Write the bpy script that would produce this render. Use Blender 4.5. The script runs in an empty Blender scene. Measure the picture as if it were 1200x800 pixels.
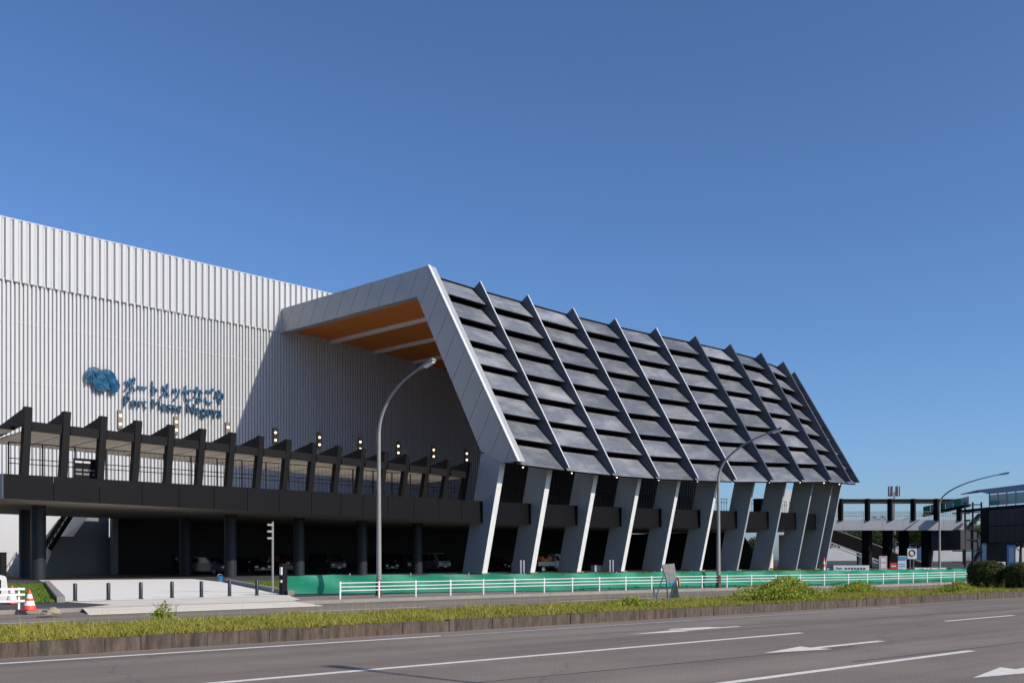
import bpy, bmesh, math, random
import numpy as np
from mathutils import Vector, Matrix

random.seed(7); rng = np.random.default_rng(7)
SC = bpy.context.scene
COL = SC.collection
R = math.radians

# ------------------------------------------------------------------ camera, sky, sun, exposure
F = 1175.0; HZ = 652.0; EYE = 1.6           # focal length, horizon row (1200 px wide photo), eye height
TH = math.atan2(1100.0, F)                  # facade direction (world X) against the view axis
SN, CS = math.sin(TH), math.cos(TH)
cam = bpy.data.cameras.new('camera'); camo = bpy.data.objects.new('camera', cam); COL.objects.link(camo)
cam.sensor_width = 36; cam.lens = F / 1200 * 36; cam.shift_y = (HZ - 400) / 1200
cam.clip_start = .1; cam.clip_end = 20000
camo.location = (0, 0, EYE); camo.rotation_euler = (R(90), 0, -math.atan2(CS, SN))
SC.camera = camo

SUN = Vector((.26, -1.0, .65)).normalized()  # towards the sun
world = bpy.data.worlds.new('World'); SC.world = world; world.use_nodes = True
nt = world.node_tree; nt.nodes.clear()
sky = nt.nodes.new('ShaderNodeTexSky'); sky.sky_type = 'NISHITA'; sky.sun_disc = False
sky.sun_elevation = math.asin(SUN.z); sky.sun_rotation = math.atan2(SUN.x, SUN.y)
sky.altitude = 0; sky.air_density = .85; sky.dust_density = 1.0; sky.ozone_density = 8.5
bg = nt.nodes.new('ShaderNodeBackground'); bg.inputs[1].default_value = .145
wo = nt.nodes.new('ShaderNodeOutputWorld')
nt.links.new(sky.outputs[0], bg.inputs[0]); nt.links.new(bg.outputs[0], wo.inputs[0])
sl = bpy.data.lights.new('sun', 'SUN'); sl.energy = 4.4; sl.angle = R(.5); sl.color = (1, .92, .81)
so = bpy.data.objects.new('sun', sl); COL.objects.link(so)
so.rotation_euler = SUN.to_track_quat('Z', 'Y').to_euler(); so.location = (0, -30, 60)
vs = SC.view_settings; vs.view_transform = 'Standard'; vs.look = 'None'; vs.exposure = 0; vs.gamma = 1
vs.use_curve_mapping = False

# ------------------------------------------------------------------ photo pixel -> place helpers
def wpt(r, w, z): return Vector((r * SN + w * CS, -r * CS + w * SN, z))
def W(px, py, w): return wpt((px - 600) / F * w, w, EYE + (HZ - py) * w / F)
def G(px, py, z=0.0):
    w = F * (EYE - z) / (py - HZ); return wpt((px - 600) / F * w, w, z)
def atY(px, Y, z=0.0):
    tn = (px - 600) / F; w = Y / (SN - tn * CS); return wpt(tn * w, w, z)
def zat(py, w): return EYE + (HZ - py) * w / F
def depth(p): return p[0] * CS + p[1] * SN
A = R(6.5); ES = Vector((math.cos(A), -math.sin(A), 0)); ET = Vector((math.sin(A), math.cos(A), 0))
def RP(s, t, z=0.0): return ES * s + ET * t + Vector((0, 0, z))
def st(p): return p.dot(ES), p.dot(ET)

# ------------------------------------------------------------------ materials
def lnk(m, a, b): m.node_tree.links.new(a, b)
def mat(name, col, rough=.6, metal=0, var=0.0, scale=3.0, bump=0.0, bscale=30.0, spec=.5, emit=None, es=0, stretch=None, coat=0):
    m = bpy.data.materials.new(name); m.use_nodes = True
    N = m.node_tree.nodes; b = N['Principled BSDF']
    b.inputs['Base Color'].default_value = (*col, 1); b.inputs['Roughness'].default_value = rough
    b.inputs['Metallic'].default_value = metal; b.inputs['Specular IOR Level'].default_value = spec
    if coat: b.inputs['Coat Weight'].default_value = coat; b.inputs['Coat Roughness'].default_value = .15
    if emit: b.inputs['Emission Color'].default_value = (*emit, 1); b.inputs['Emission Strength'].default_value = es
    if var or bump:
        tc = N.new('ShaderNodeTexCoord'); mp = N.new('ShaderNodeMapping'); lnk(m, tc.outputs['Object'], mp.inputs[0])
        if stretch: mp.inputs['Scale'].default_value = stretch
    if var:
        n = N.new('ShaderNodeTexNoise'); n.inputs['Scale'].default_value = scale; n.inputs['Detail'].default_value = 6
        n.inputs['Roughness'].default_value = .65
        lnk(m, mp.outputs[0], n.inputs['Vector'])
        cr = N.new('ShaderNodeValToRGB'); lnk(m, n.outputs[0], cr.inputs[0])
        cr.color_ramp.elements[0].position = .3; cr.color_ramp.elements[1].position = .7
        cr.color_ramp.elements[0].color = (*[c * (1 - var) for c in col], 1)
        cr.color_ramp.elements[1].color = (*[min(1, c * (1 + var)) for c in col], 1)
        lnk(m, cr.outputs[0], b.inputs['Base Color'])
    if bump:
        n2 = N.new('ShaderNodeTexNoise'); n2.inputs['Scale'].default_value = bscale; n2.inputs['Detail'].default_value = 4
        lnk(m, mp.outputs[0], n2.inputs['Vector'])
        bp = N.new('ShaderNodeBump'); bp.inputs['Strength'].default_value = bump; bp.inputs['Distance'].default_value = .02
        lnk(m, n2.outputs[0], bp.inputs['Height']); lnk(m, bp.outputs[0], b.inputs['Normal'])
    return m

M = {}
M['white_clad'] = mat('white_cladding', (.505, .51, .515), .5, var=.05, scale=.25, stretch=(1, 1, .15), spec=.3)
M['frame'] = mat('frame_aluminium', (.36, .365, .37), .45, metal=.1, var=.06, scale=.5, spec=.35)
M['fin'] = mat('fin_metal', (.085, .095, .115), .45, metal=.1, var=.06, scale=.6, spec=.3)
M['edge'] = mat('edge_trim', (.62, .63, .64), .4)
M['column'] = mat('column_paint', (.33, .35, .36), .6, var=.07, scale=.8, stretch=(1, 1, .3), spec=.3)
M['black'] = mat('black_steel', (.006, .006, .007), .7, spec=.15)
M['fascia'] = mat('fascia_dark', (.0055, .0048, .006), .6, var=.12, scale=.4, spec=.12)
M['postdark'] = mat('dark_post', (.0065, .006, .0065), .6, var=.1, scale=1, spec=.15)
M['rounddark'] = mat('round_column_dark', (.022, .025, .032), .5, var=.08, scale=1, spec=.25)
M['soffit'] = mat('soffit_light', (.56, .50, .43), .7, var=.05, scale=.5)
M['deckgrey'] = mat('bridge_grey', (.34, .35, .38), .55, var=.06, scale=.5)
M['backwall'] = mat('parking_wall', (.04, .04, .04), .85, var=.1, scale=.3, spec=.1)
M['slategrey'] = mat('slate_grey', (.17, .18, .20), .6, var=.05, scale=.5)
M['shadewall'] = mat('shade_wall_dark', (.05, .05, .055), .6, var=.06, scale=.4, spec=.2)
M['fasciashade'] = mat('fascia_painted_shade', (.003, .003, .004), .5, spec=.12)  # near-black copy of the fascia, eave shade put into its colour
M['deckunder'] = mat('deck_underside', (.30, .27, .235), .75, var=.05, scale=.5)
M['pole'] = mat('lamp_pole', (.27, .26, .245), .55, metal=.1, var=.1, scale=2)
M['rail'] = mat('white_rail', (.72, .72, .70), .45, var=.10, scale=3)
M['bollard'] = mat('black_bollard', (.018, .018, .02), .4)
M['orange'] = mat('cone_red', (.75, .075, .04), .55, var=.15, scale=8)
M['conewhite'] = mat('cone_white', (.75, .75, .75), .5, var=.1, scale=8)
M['teal'] = mat('sign_teal', (.005, .085, .18), .45, spec=.3)
M['tealdark'] = mat('sign_teal_dark', (.008, .065, .13), .45, spec=.3)
M['carwhite'] = mat('car_white', (.30, .30, .31), .35, coat=.4)
M['carsilver'] = mat('car_silver', (.10, .10, .11), .35, metal=.3, coat=.3)
M['carblack'] = mat('car_black', (.015, .015, .018), .25, coat=.7)
M['carred'] = mat('car_dark_red', (.12, .012, .014), .3, coat=.6)
M['glass'] = mat('dark_glass', (.012, .015, .018), .06, spec=.8)
M['tyre'] = mat('tyre', (.015, .015, .015), .85)
M['rim'] = mat('rim', (.35, .35, .36), .35, metal=.7)
M['lampglass'] = mat('car_lamp', (.7, .7, .68), .2)
M['taillamp'] = mat('tail_lamp', (.35, .01, .01), .25)
M['plate'] = mat('number_plate', (.65, .65, .6), .5)
M['load'] = mat('orange_load', (.55, .16, .03), .7, var=.4, scale=6)
M['lit'] = mat('lit_lamp', (1, .85, .6), .4, emit=(1, .78, .48), es=4)
M['litwhite'] = mat('lamp_lens', (.8, .8, .78), .3)
M['brownbox'] = mat('lamp_housing', (.16, .13, .11), .5)
M['bark'] = mat('bark', (.07, .055, .04), .9, var=.3, scale=6, bump=.6)
M['concrete'] = mat('pale_concrete', (.80, .75, .66), .85, var=.05, scale=.6, bump=.15, bscale=25)
M['apron'] = mat('beige_apron', (.70, .63, .52), .85, var=.07, scale=1.0, bump=.2, bscale=25)
M['pave'] = mat('brown_paving', (.25, .20, .165), .85, var=.15, scale=1.5, bump=.25, bscale=20)
M['soil'] = mat('soil', (.13, .11, .06), .95, var=.3, scale=2, bump=.4)
M['lot'] = mat('lot_asphalt', (.045, .044, .042), .9, var=.15, scale=.6, bump=.2)
M['dirtground'] = mat('ground_far', (.16, .155, .14), .95, var=.15, scale=.05)
M['paint'] = mat('road_paint', (.74, .69, .61), .75, var=.16, scale=7)
M['paintworn'] = mat('road_paint_worn', (.42, .40, .37), .75, var=.35, scale=9)
M['seam'] = mat('tar_seam', (.062, .06, .058), .8, var=.2, scale=4)
M['blue'] = mat('brace_blue', (.06, .10, .17), .5)
M['boardface'] = mat('board_face', (.16, .16, .15), .65, var=.3, scale=6)
M['boarddark'] = mat('board_dark', (.016, .03, .024), .6, var=.3, scale=4)
M['boardmark'] = mat('board_mark', (.20, .17, .06), .6)
M['signwhite'] = mat('sign_white', (.55, .55, .54), .5)
M['signgreen'] = mat('sign_green', (.02, .20, .12), .5)
M['signred'] = mat('sign_red', (.45, .03, .03), .5)
M['signblue'] = mat('sign_blue', (.05, .22, .42), .5)
M['signpink'] = mat('sign_pink', (.45, .30, .34), .5)
M['farwhite'] = mat('far_building', (.50, .50, .50), .7, var=.06, scale=.2)
M['tarp'] = mat('green_tarp', (.03, .30, .20), .6, var=.2, scale=1)
M['stone'] = mat('rough_stone', (.30, .25, .17), .9, var=.25, scale=4, bump=.5)
M['bin'] = mat('blue_bin', (.03, .15, .32), .5)
M['roofmetal'] = mat('roof_metal', (.30, .32, .34), .5)
M['glasspanel'] = mat('pale_glass', (.30, .40, .42), .15, spec=.6)
M['screen'] = mat('dark_screen', (.030, .028, .032), .6, var=.2, scale=.6)

# wood soffit with plank grain
m = mat('wood_soffit', (.46, .19, .05), .55); M['wood'] = m
N = m.node_tree.nodes; b = N['Principled BSDF']; tc = N.new('ShaderNodeTexCoord'); mp = N.new('ShaderNodeMapping')
mp.inputs['Scale'].default_value = (.9, .12, 1); lnk(m, tc.outputs['Object'], mp.inputs[0])
nz = N.new('ShaderNodeTexNoise'); nz.inputs['Scale'].default_value = 4; nz.inputs['Detail'].default_value = 8
lnk(m, mp.outputs[0], nz.inputs['Vector']); cr = N.new('ShaderNodeValToRGB'); lnk(m, nz.outputs[0], cr.inputs[0])
cr.color_ramp.elements[0].color = (.60, .16, .016, 1); cr.color_ramp.elements[1].color = (.74, .235, .028, 1)
lnk(m, cr.outputs[0], b.inputs['Base Color'])

# solar glass: module grid, cell lines, smears of dust and painted-in reflections
m = mat('solar_glass', (.10, .105, .12), .3, spec=.6); M['solar'] = m
N = m.node_tree.nodes; b = N['Principled BSDF']
uv = N.new('ShaderNodeUVMap'); uv.uv_map = 'UVMap'
br = N.new('ShaderNodeTexBrick'); br.offset = 0; br.inputs['Scale'].default_value = 1
br.inputs['Brick Width'].default_value = .5; br.inputs['Row Height'].default_value = 1.0
br.inputs['Mortar Size'].default_value = .022; br.inputs['Color1'].default_value = (.080, .088, .105, 1)
br.inputs['Color2'].default_value = (.095, .103, .120, 1); br.inputs['Mortar'].default_value = (.17, .175, .185, 1)
lnk(m, uv.outputs[0], br.inputs['Vector'])
br2 = N.new('ShaderNodeTexBrick'); br2.offset = 0; br2.inputs['Scale'].default_value = 1
br2.inputs['Brick Width'].default_value = .1667; br2.inputs['Row Height'].default_value = .125
br2.inputs['Mortar Size'].default_value = .006; br2.inputs['Color1'].default_value = (0, 0, 0, 1)
br2.inputs['Color2'].default_value = (.0, .0, .0, 1); br2.inputs['Mortar'].default_value = (.10, .10, .10, 1)
lnk(m, uv.outputs[0], br2.inputs['Vector'])
mx = N.new('ShaderNodeMixRGB'); mx.blend_type = 'ADD'; mx.inputs[0].default_value = 1
lnk(m, br.outputs[0], mx.inputs[1]); lnk(m, br2.outputs[0], mx.inputs[2])
tc = N.new('ShaderNodeTexCoord'); mp = N.new('ShaderNodeMapping'); mp.inputs['Scale'].default_value = (.22, .5, .5)
lnk(m, tc.outputs['Object'], mp.inputs[0])
nz = N.new('ShaderNodeTexNoise'); nz.inputs['Scale'].default_value = 1.0; nz.inputs['Detail'].default_value = 7
nz.inputs['Roughness'].default_value = .7; lnk(m, mp.outputs[0], nz.inputs['Vector'])
cr = N.new('ShaderNodeValToRGB'); cr.color_ramp.elements[0].position = .45; cr.color_ramp.elements[1].position = .78
cr.color_ramp.elements[0].color = (0, 0, 0, 1); cr.color_ramp.elements[1].color = (.17, .165, .15, 1)
lnk(m, nz.outputs[0], cr.inputs[0])
mx2 = N.new('ShaderNodeMixRGB'); mx2.blend_type = 'ADD'; mx2.inputs[0].default_value = 1
lnk(m, mx.outputs[0], mx2.inputs[1]); lnk(m, cr.outputs[0], mx2.inputs[2])
oi = N.new('ShaderNodeObjectInfo'); rr0 = N.new('ShaderNodeMapRange'); rr0.inputs['To Min'].default_value = .95; rr0.inputs['To Max'].default_value = 1.55
lnk(m, oi.outputs['Random'], rr0.inputs[0])
mx3 = N.new('ShaderNodeMixRGB'); mx3.blend_type = 'MULTIPLY'; mx3.inputs[0].default_value = 1
lnk(m, mx2.outputs[0], mx3.inputs[1]); lnk(m, rr0.outputs[0], mx3.inputs[2]); lnk(m, mx3.outputs[0], b.inputs['Base Color'])
mr = N.new('ShaderNodeMapRange'); mr.inputs['To Min'].default_value = .22; mr.inputs['To Max'].default_value = .5
lnk(m, nz.outputs[0], mr.inputs[0]); lnk(m, mr.outputs[0], b.inputs['Roughness'])

# asphalt: aggregate, long wear bands along the road, patches
def asphalt(name, base):
    m = mat(name, base, .85, spec=.35); N = m.node_tree.nodes; b = N['Principled BSDF']
    tc = N.new('ShaderNodeTexCoord')
    rot = N.new('ShaderNodeMapping'); rot.inputs['Rotation'].default_value = (0, 0, A); lnk(m, tc.outputs['Object'], rot.inputs[0])
    mp = N.new('ShaderNodeMapping'); mp.inputs['Scale'].default_value = (.03, .9, 1); lnk(m, rot.outputs[0], mp.inputs[0])
    n1 = N.new('ShaderNodeTexNoise'); n1.inputs['Scale'].default_value = 1; n1.inputs['Detail'].default_value = 5; lnk(m, mp.outputs[0], n1.inputs['Vector'])
    n2 = N.new('ShaderNodeTexNoise'); n2.inputs['Scale'].default_value = .35; n2.inputs['Detail'].default_value = 8; n2.inputs['Roughness'].default_value = .7
    lnk(m, rot.outputs[0], n2.inputs['Vector'])
    n3 = N.new('ShaderNodeTexNoise'); n3.inputs['Scale'].default_value = 38; n3.inputs['Detail'].default_value = 3; lnk(m, rot.outputs[0], n3.inputs['Vector'])
    def ramp(src, lo, hi, p0, p1):
        c = N.new('ShaderNodeMapRange'); c.inputs['From Min'].default_value = p0; c.inputs['From Max'].default_value = p1
        c.inputs['To Min'].default_value = lo; c.inputs['To Max'].default_value = hi; lnk(m, src, c.inputs[0]); return c.outputs[0]
    def mul(a, c):
        k = N.new('ShaderNodeMath'); k.operation = 'MULTIPLY'; lnk(m, a, k.inputs[0]); lnk(m, c, k.inputs[1]); return k.outputs[0]
    f = mul(mul(ramp(n1.outputs[0], .80, 1.16, .35, .65), ramp(n2.outputs[0], .86, 1.14, .3, .7)), ramp(n3.outputs[0], .72, 1.28, .3, .7))
    v = N.new('ShaderNodeTexVoronoi'); v.feature = 'DISTANCE_TO_EDGE'; v.inputs['Scale'].default_value = .16; v.inputs['Randomness'].default_value = 1
    wn = N.new('ShaderNodeTexNoise'); wn.inputs['Scale'].default_value = 1.3; wn.inputs['Detail'].default_value = 5; lnk(m, rot.outputs[0], wn.inputs['Vector'])
    ad = N.new('ShaderNodeMixRGB'); ad.blend_type = 'ADD'; ad.inputs[0].default_value = .9; lnk(m, rot.outputs[0], ad.inputs[1]); lnk(m, wn.outputs['Color'], ad.inputs[2])
    lnk(m, ad.outputs[0], v.inputs['Vector'])
    f = mul(f, ramp(v.outputs['Distance'], .78, 1.0, .0, .006))
    cm = N.new('ShaderNodeMixRGB'); cm.blend_type = 'MULTIPLY'; cm.inputs[0].default_value = 1; cm.inputs[1].default_value = (*base, 1)
    lnk(m, f, cm.inputs[2]); lnk(m, cm.outputs[0], b.inputs['Base Color'])
    bp = N.new('ShaderNodeBump'); bp.inputs['Strength'].default_value = .35; bp.inputs['Distance'].default_value = .01
    lnk(m, n3.outputs[0], bp.inputs['Height']); lnk(m, bp.outputs[0], b.inputs['Normal'])
    return m
M['road'] = asphalt('road_asphalt', (.210, .172, .140))
M['road2'] = asphalt('far_road_asphalt', (.218, .180, .140))
M['walk'] = asphalt('walk_asphalt', (.085, .08, .076))

# kerb concrete with dark streaks
m = mat('kerb_concrete', (.085, .062, .047), .9, var=.65, scale=4, bump=.6, bscale=18, stretch=(2, 2, .45)); M['kerb'] = m
gn = m.node_tree.nodes.new('ShaderNodeNewGeometry')
for nd in m.node_tree.nodes:
    if nd.type == 'MAPPING': lnk(m, gn.outputs['Position'], nd.inputs[0])
M['kerbpale'] = mat('kerb_pale', (.26, .235, .205), .9, var=.12, scale=2, bump=.3)

# leaves: colour varies per leaf by a vertex colour attribute
def leafmat(name, c0, c1):
    m = mat(name, c0, .65, spec=.25); N = m.node_tree.nodes; b = N['Principled BSDF']
    at = N.new('ShaderNodeAttribute'); at.attribute_name = 'tint'
    cr = N.new('ShaderNodeValToRGB'); cr.color_ramp.elements[0].color = (*c0, 1); cr.color_ramp.elements[1].color = (*c1, 1)
    lnk(m, at.outputs['Fac'], cr.inputs[0]); lnk(m, cr.outputs[0], b.inputs['Base Color'])
    tr = N.new('ShaderNodeBsdfTranslucent'); lnk(m, cr.outputs[0], tr.inputs[0])
    ms = N.new('ShaderNodeMixShader'); ms.inputs[0].default_value = .28
    lnk(m, b.outputs[0], ms.inputs[1]); lnk(m, tr.outputs[0], ms.inputs[2])
    lnk(m, ms.outputs[0], N['Material Output'].inputs[0]); return m
M['grass'] = leafmat('median_grass', (.20, .205, .014), (.44, .40, .09))
M['weed'] = leafmat('weed_leaf', (.15, .20, .018), (.38, .42, .05))
M['lawn'] = leafmat('lawn_grass', (.10, .17, .02), (.20, .26, .04))
M['treeleaf'] = leafmat('tree_leaf', (.03, .055, .016), (.11, .15, .035))
M['topiary'] = leafmat('topiary_leaf', (.035, .05, .010), (.115, .125, .026))
M['lawnsoil'] = mat('lawn_base', (.06, .10, .02), .95, var=.25, scale=3)

# green safety net: slightly see-through woven cloth
m = mat('green_net', (.015, .30, .17), .6, var=.16, scale=1.2); M['net'] = m
N = m.node_tree.nodes; b = N['Principled BSDF']
tr = N.new('ShaderNodeBsdfTranslucent'); tr.inputs[0].default_value = (.015, .34, .19, 1)
ms = N.new('ShaderNodeMixShader'); ms.inputs[0].default_value = .3; lnk(m, b.outputs[0], ms.inputs[1]); lnk(m, tr.outputs[0], ms.inputs[2])
lnk(m, ms.outputs[0], N['Material Output'].inputs[0])

# ------------------------------------------------------------------ mesh builder
class MB:
    def __init__(s): s.v = []; s.f = []; s.uv = None
    def poly(s, pts):
        k = len(s.v); s.v += [tuple(p) for p in pts]; s.f.append(tuple(range(k, k + len(pts)))); return s
    def prism(s, pts, off):
        """polygon swept along off (closed)"""
        pts = [Vector(p) for p in pts]; off = Vector(off); n = len(pts); k = len(s.v)
        nrm = Vector((0, 0, 0))
        for i in range(n): nrm += (pts[i] - pts[0]).cross(pts[(i + 1) % n] - pts[0])
        if nrm.dot(off) > 0: pts = pts[::-1]
        s.v += [tuple(p) for p in pts] + [tuple(p + off) for p in pts]
        s.f.append(tuple(range(k, k + n))); s.f.append(tuple(range(k + 2 * n - 1, k + n - 1, -1)))
        for i in range(n):
            j = (i + 1) % n; s.f.append((k + j, k + i, k + n + i, k + n + j))
        return s
    def hexa(s, b4, t4):
        k = len(s.v); s.v += [tuple(p) for p in b4] + [tuple(p) for p in t4]
        s.f += [(k + 3, k + 2, k + 1, k), (k + 4, k + 5, k + 6, k + 7)]
        for i in range(4):
            j = (i + 1) % 4; s.f.append((k + i, k + j, k + 4 + j, k + 4 + i))
        return s
    def box(s, c, size, ax=None, ay=None, az=None):
        c = Vector(c); ax = Vector(ax or (1, 0, 0)) * size[0] / 2; ay = Vector(ay or (0, 1, 0)) * size[1] / 2
        az = Vector(az or (0, 0, 1)) * size[2] / 2
        q = [c - ax - ay, c + ax - ay, c + ax + ay, c - ax + ay]
        return s.hexa([p - az for p in q], [p + az for p in q])
    def bar(s, p, q, wd, ht=None, up=(0, 0, 1)):
        p = Vector(p); q = Vector(q); d = (q - p).normalized(); up = Vector(up)
        if abs(d.dot(up)) > .99: up = Vector((1, 0, 0))
        a = d.cross(up).normalized(); u = a.cross(d); ht = ht or wd
        return s.box((p + q) / 2, ((q - p).length, wd, ht), d, a, u)
    def tube(s, pts, rad, n=10):
        pts = [Vector(p) for p in pts]; rad = rad if hasattr(rad, '__len__') else [rad] * len(pts)
        k = len(s.v); ref = Vector((.31, .17, .93)).normalized()
        for i, p in enumerate(pts):
            d = (pts[min(i + 1, len(pts) - 1)] - pts[max(i - 1, 0)]).normalized()
            if abs(d.dot(ref)) > .97: ref = Vector((.93, .31, .17)).normalized()
            a = d.cross(ref).normalized(); b = d.cross(a)
            for j in range(n):
                t = 2 * math.pi * j / n; s.v.append(tuple(p + (a * math.cos(t) + b * math.sin(t)) * rad[i]))
        for i in range(len(pts) - 1):
            for j in range(n):
                j2 = (j + 1) % n; s.f.append((k + i * n + j, k + (i + 1) * n + j, k + (i + 1) * n + j2, k + i * n + j2))
        s.f.append(tuple(k + j for j in range(n))); e = k + (len(pts) - 1) * n
        s.f.append(tuple(e + n - 1 - j for j in range(n))); return s
    def lathe(s, prof, c=(0, 0, 0), n=16):
        return s.tube([Vector(c) + Vector((0, 0, z)) for r, z in prof], [max(r, .001) for r, z in prof], n)
    def build(s, name, m, parent=None, smooth=False, kind=None, world=True, bevel=0):
        root = parent
        while root is not None and root.parent is not None: root = root.parent
        off = np.array(root.location) if (root is not None and world) else np.zeros(3)
        me = bpy.data.meshes.new(name)
        me.from_pydata([tuple(np.array(p) - off) for p in s.v], [], s.f)
        if s.uv:
            ul = me.uv_layers.new(name='UVMap'); ul.data.foreach_set('uv', np.array(s.uv, dtype=np.float32).ravel())
        if bevel:
            bm = bmesh.new(); bm.from_mesh(me); bmesh.ops.remove_doubles(bm, verts=bm.verts, dist=1e-5)
            bmesh.ops.bevel(bm, geom=bm.edges[:], offset=bevel, segments=2, affect='EDGES', clamp_overlap=True); bm.to_mesh(me); bm.free()
        me.update(); me.materials.append(M[m] if isinstance(m, str) else m)
        if smooth:
            me.polygons.foreach_set('use_smooth', [True] * len(me.polygons))
            me.set_sharp_from_angle(angle=R(40))
        o = bpy.data.objects.new(name, me); COL.objects.link(o)
        if parent is not None: o.parent = parent
        if kind: o['kind'] = kind
        return o

def tag(o, label, cat, group=None):
    o['label'] = label; o['category'] = cat
    if group: o['group'] = group
    return o
def thing(name, label, cat, loc=(0, 0, 0), rz=0, group=None):
    o = bpy.data.objects.new(name, None); COL.objects.link(o); o.empty_display_size = .2
    o.location = loc; o.rotation_euler = (0, 0, rz); return tag(o, label, cat, group)
def copy_tree(o, parent=None):
    c = o.copy(); COL.objects.link(c); c.parent = parent
    for ch in o.children: copy_tree(ch, c)
    return c
def structure(mb, name, m, **k):
    o = mb.build(name, m, **k); o['kind'] = 'structure'; return o
def sheet(name, m, pts, z):
    return structure(MB().poly([(p[0], p[1], z) for p in pts]), name, m)

def leaves(name, m, cen, nrm, size, tint, parent=None, kind=None, aspect=.55):
    """many leaf quads (diamonds) at points cen; numpy"""
    n = len(cen); rnd = rng.normal(size=(n, 3)); d = nrm + .9 * rnd; d /= np.linalg.norm(d, axis=1)[:, None]
    a = np.cross(d, rng.normal(size=(n, 3))); a /= np.linalg.norm(a, axis=1)[:, None] + 1e-9
    b = np.cross(d, a); s = np.asarray(size).reshape(-1, 1)
    V = np.stack([cen + a * s, cen + b * s * aspect, cen - a * s, cen - b * s * aspect], 1).reshape(-1, 3)
    return rawmesh(name, m, V, np.arange(4 * n).reshape(n, 4), np.repeat(tint, 4), parent, kind)
def rawmesh(name, m, V, Fc, tint, parent=None, kind=None):
    root = parent
    while root is not None and root.parent is not None: root = root.parent
    if root is not None: V = V - np.array(root.location)
    me = bpy.data.meshes.new(name); nf, k = Fc.shape
    me.vertices.add(len(V)); me.vertices.foreach_set('co', V.astype(np.float32).ravel())
    me.loops.add(nf * k); me.loops.foreach_set('vertex_index', Fc.astype(np.int32).ravel())
    me.polygons.add(nf); me.polygons.foreach_set('loop_start', np.arange(nf, dtype=np.int32) * k)
    me.update(calc_edges=True); me.validate()
    at = me.attributes.new('tint', 'FLOAT', 'POINT'); at.data.foreach_set('value', np.clip(tint, 0, 1).astype(np.float32))
    me.materials.append(M[m]); o = bpy.data.objects.new(name, me); COL.objects.link(o)
    if parent is not None: o.parent = parent
    if kind: o['kind'] = kind
    return o
def blades(name, m, P, h, wd, lean, tint, parent=None, kind=None):
    n = len(P); th = rng.uniform(0, 2 * np.pi, n); a = np.stack([np.cos(th), np.sin(th), 0 * th], 1)
    ph = rng.uniform(0, 2 * np.pi, n); l = np.stack([np.cos(ph), np.sin(ph), 0 * ph], 1) * (lean * h)[:, None]
    up = np.stack([0 * h, 0 * h, h], 1); wd = wd[:, None]
    mid = P + l * .35 + up * .6; tip = P + l + up
    V = np.stack([P - a * wd, P + a * wd, mid + a * wd * .7, mid - a * wd * .7, tip], 1).reshape(-1, 3)
    k = np.arange(n)[:, None] * 5
    Fc = np.concatenate([k + np.array([[0, 1, 2]]), k + np.array([[0, 2, 3]]), k + np.array([[3, 2, 4]])], 0)
    return rawmesh(name, m, V, Fc, np.repeat(tint, 5), parent, kind)

# ------------------------------------------------------------------ ground, roads, pavements
T_KERB, T_MED = 17.25, 21.2
def tk(s):
    return 30.3 - .0075 * min(max(0, s - 30), 18) ** 2
sheet('ground', 'dirtground', [(-3000, -3000), (4000, -3000), (4000, 4000), (-3000, 4000)], -.06)
road = sheet('near_road', 'road', [RP(-120, 3.2), RP(400, 3.2), RP(400, T_KERB + .1), RP(-120, T_KERB + .1)], 0)
road2 = sheet('far_road', 'road2', [RP(-120, T_MED - .1), RP(400, T_MED - .1), RP(400, 30.4), RP(-120, 30.4)], 0)
sheet('near_pavement', 'pave', [RP(-120, -25), RP(400, -25), RP(400, 3.0), RP(-120, 3.0)], .12)
nk = MB().box(RP(140, 3.1, .06), (520, .2, .125), ES, ET); structure(nk, 'near_kerb', 'kerbpale')

# far pavement and forecourt: one raised sheet whose road edge follows the kerb
ss = [-120, -20, 0, 10, 20, 30] + [30 + 2 * i for i in range(1, 11)] + [60, 120, 400]
edge = [RP(s, tk(s) + .15) for s in ss]
lot = MB().poly([(p.x, p.y, .1) for p in edge] + [(*RP(400, 300)[:2], .1), (*RP(-120, 300)[:2], .1)])
structure(lot, 'forecourt', 'lot')
fk = MB()
for s0, s1 in zip(ss[:-1], ss[1:]): fk.bar(RP(s0, tk(s0) + .08, .05), RP(s1, tk(s1) + .08, .05), .16, .14)
structure(fk, 'far_kerb', 'kerbpale')
# brown pavement strip behind the far kerb
s0s = st(G(365, 704, .1))[0]
pp = [s for s in np.linspace(s0s, 110, 40)]
pv = MB().poly([(*RP(s, tk(s) + .17)[:2], .104) for s in pp] + [(*RP(s, tk(s) + 3.4)[:2], .104) for s in pp[::-1]])
structure(pv, 'brown_pavement', 'pave')
wk = MB().poly([(*RP(s, tk(s) + .17)[:2], .104) for s in (-60, -20, 0, 9)] + [(*RP(s, tk(s) + 5.2)[:2], .104) for s in (9, 0, -20, -60)])
structure(wk, 'side_pavement', 'walk')

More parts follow.
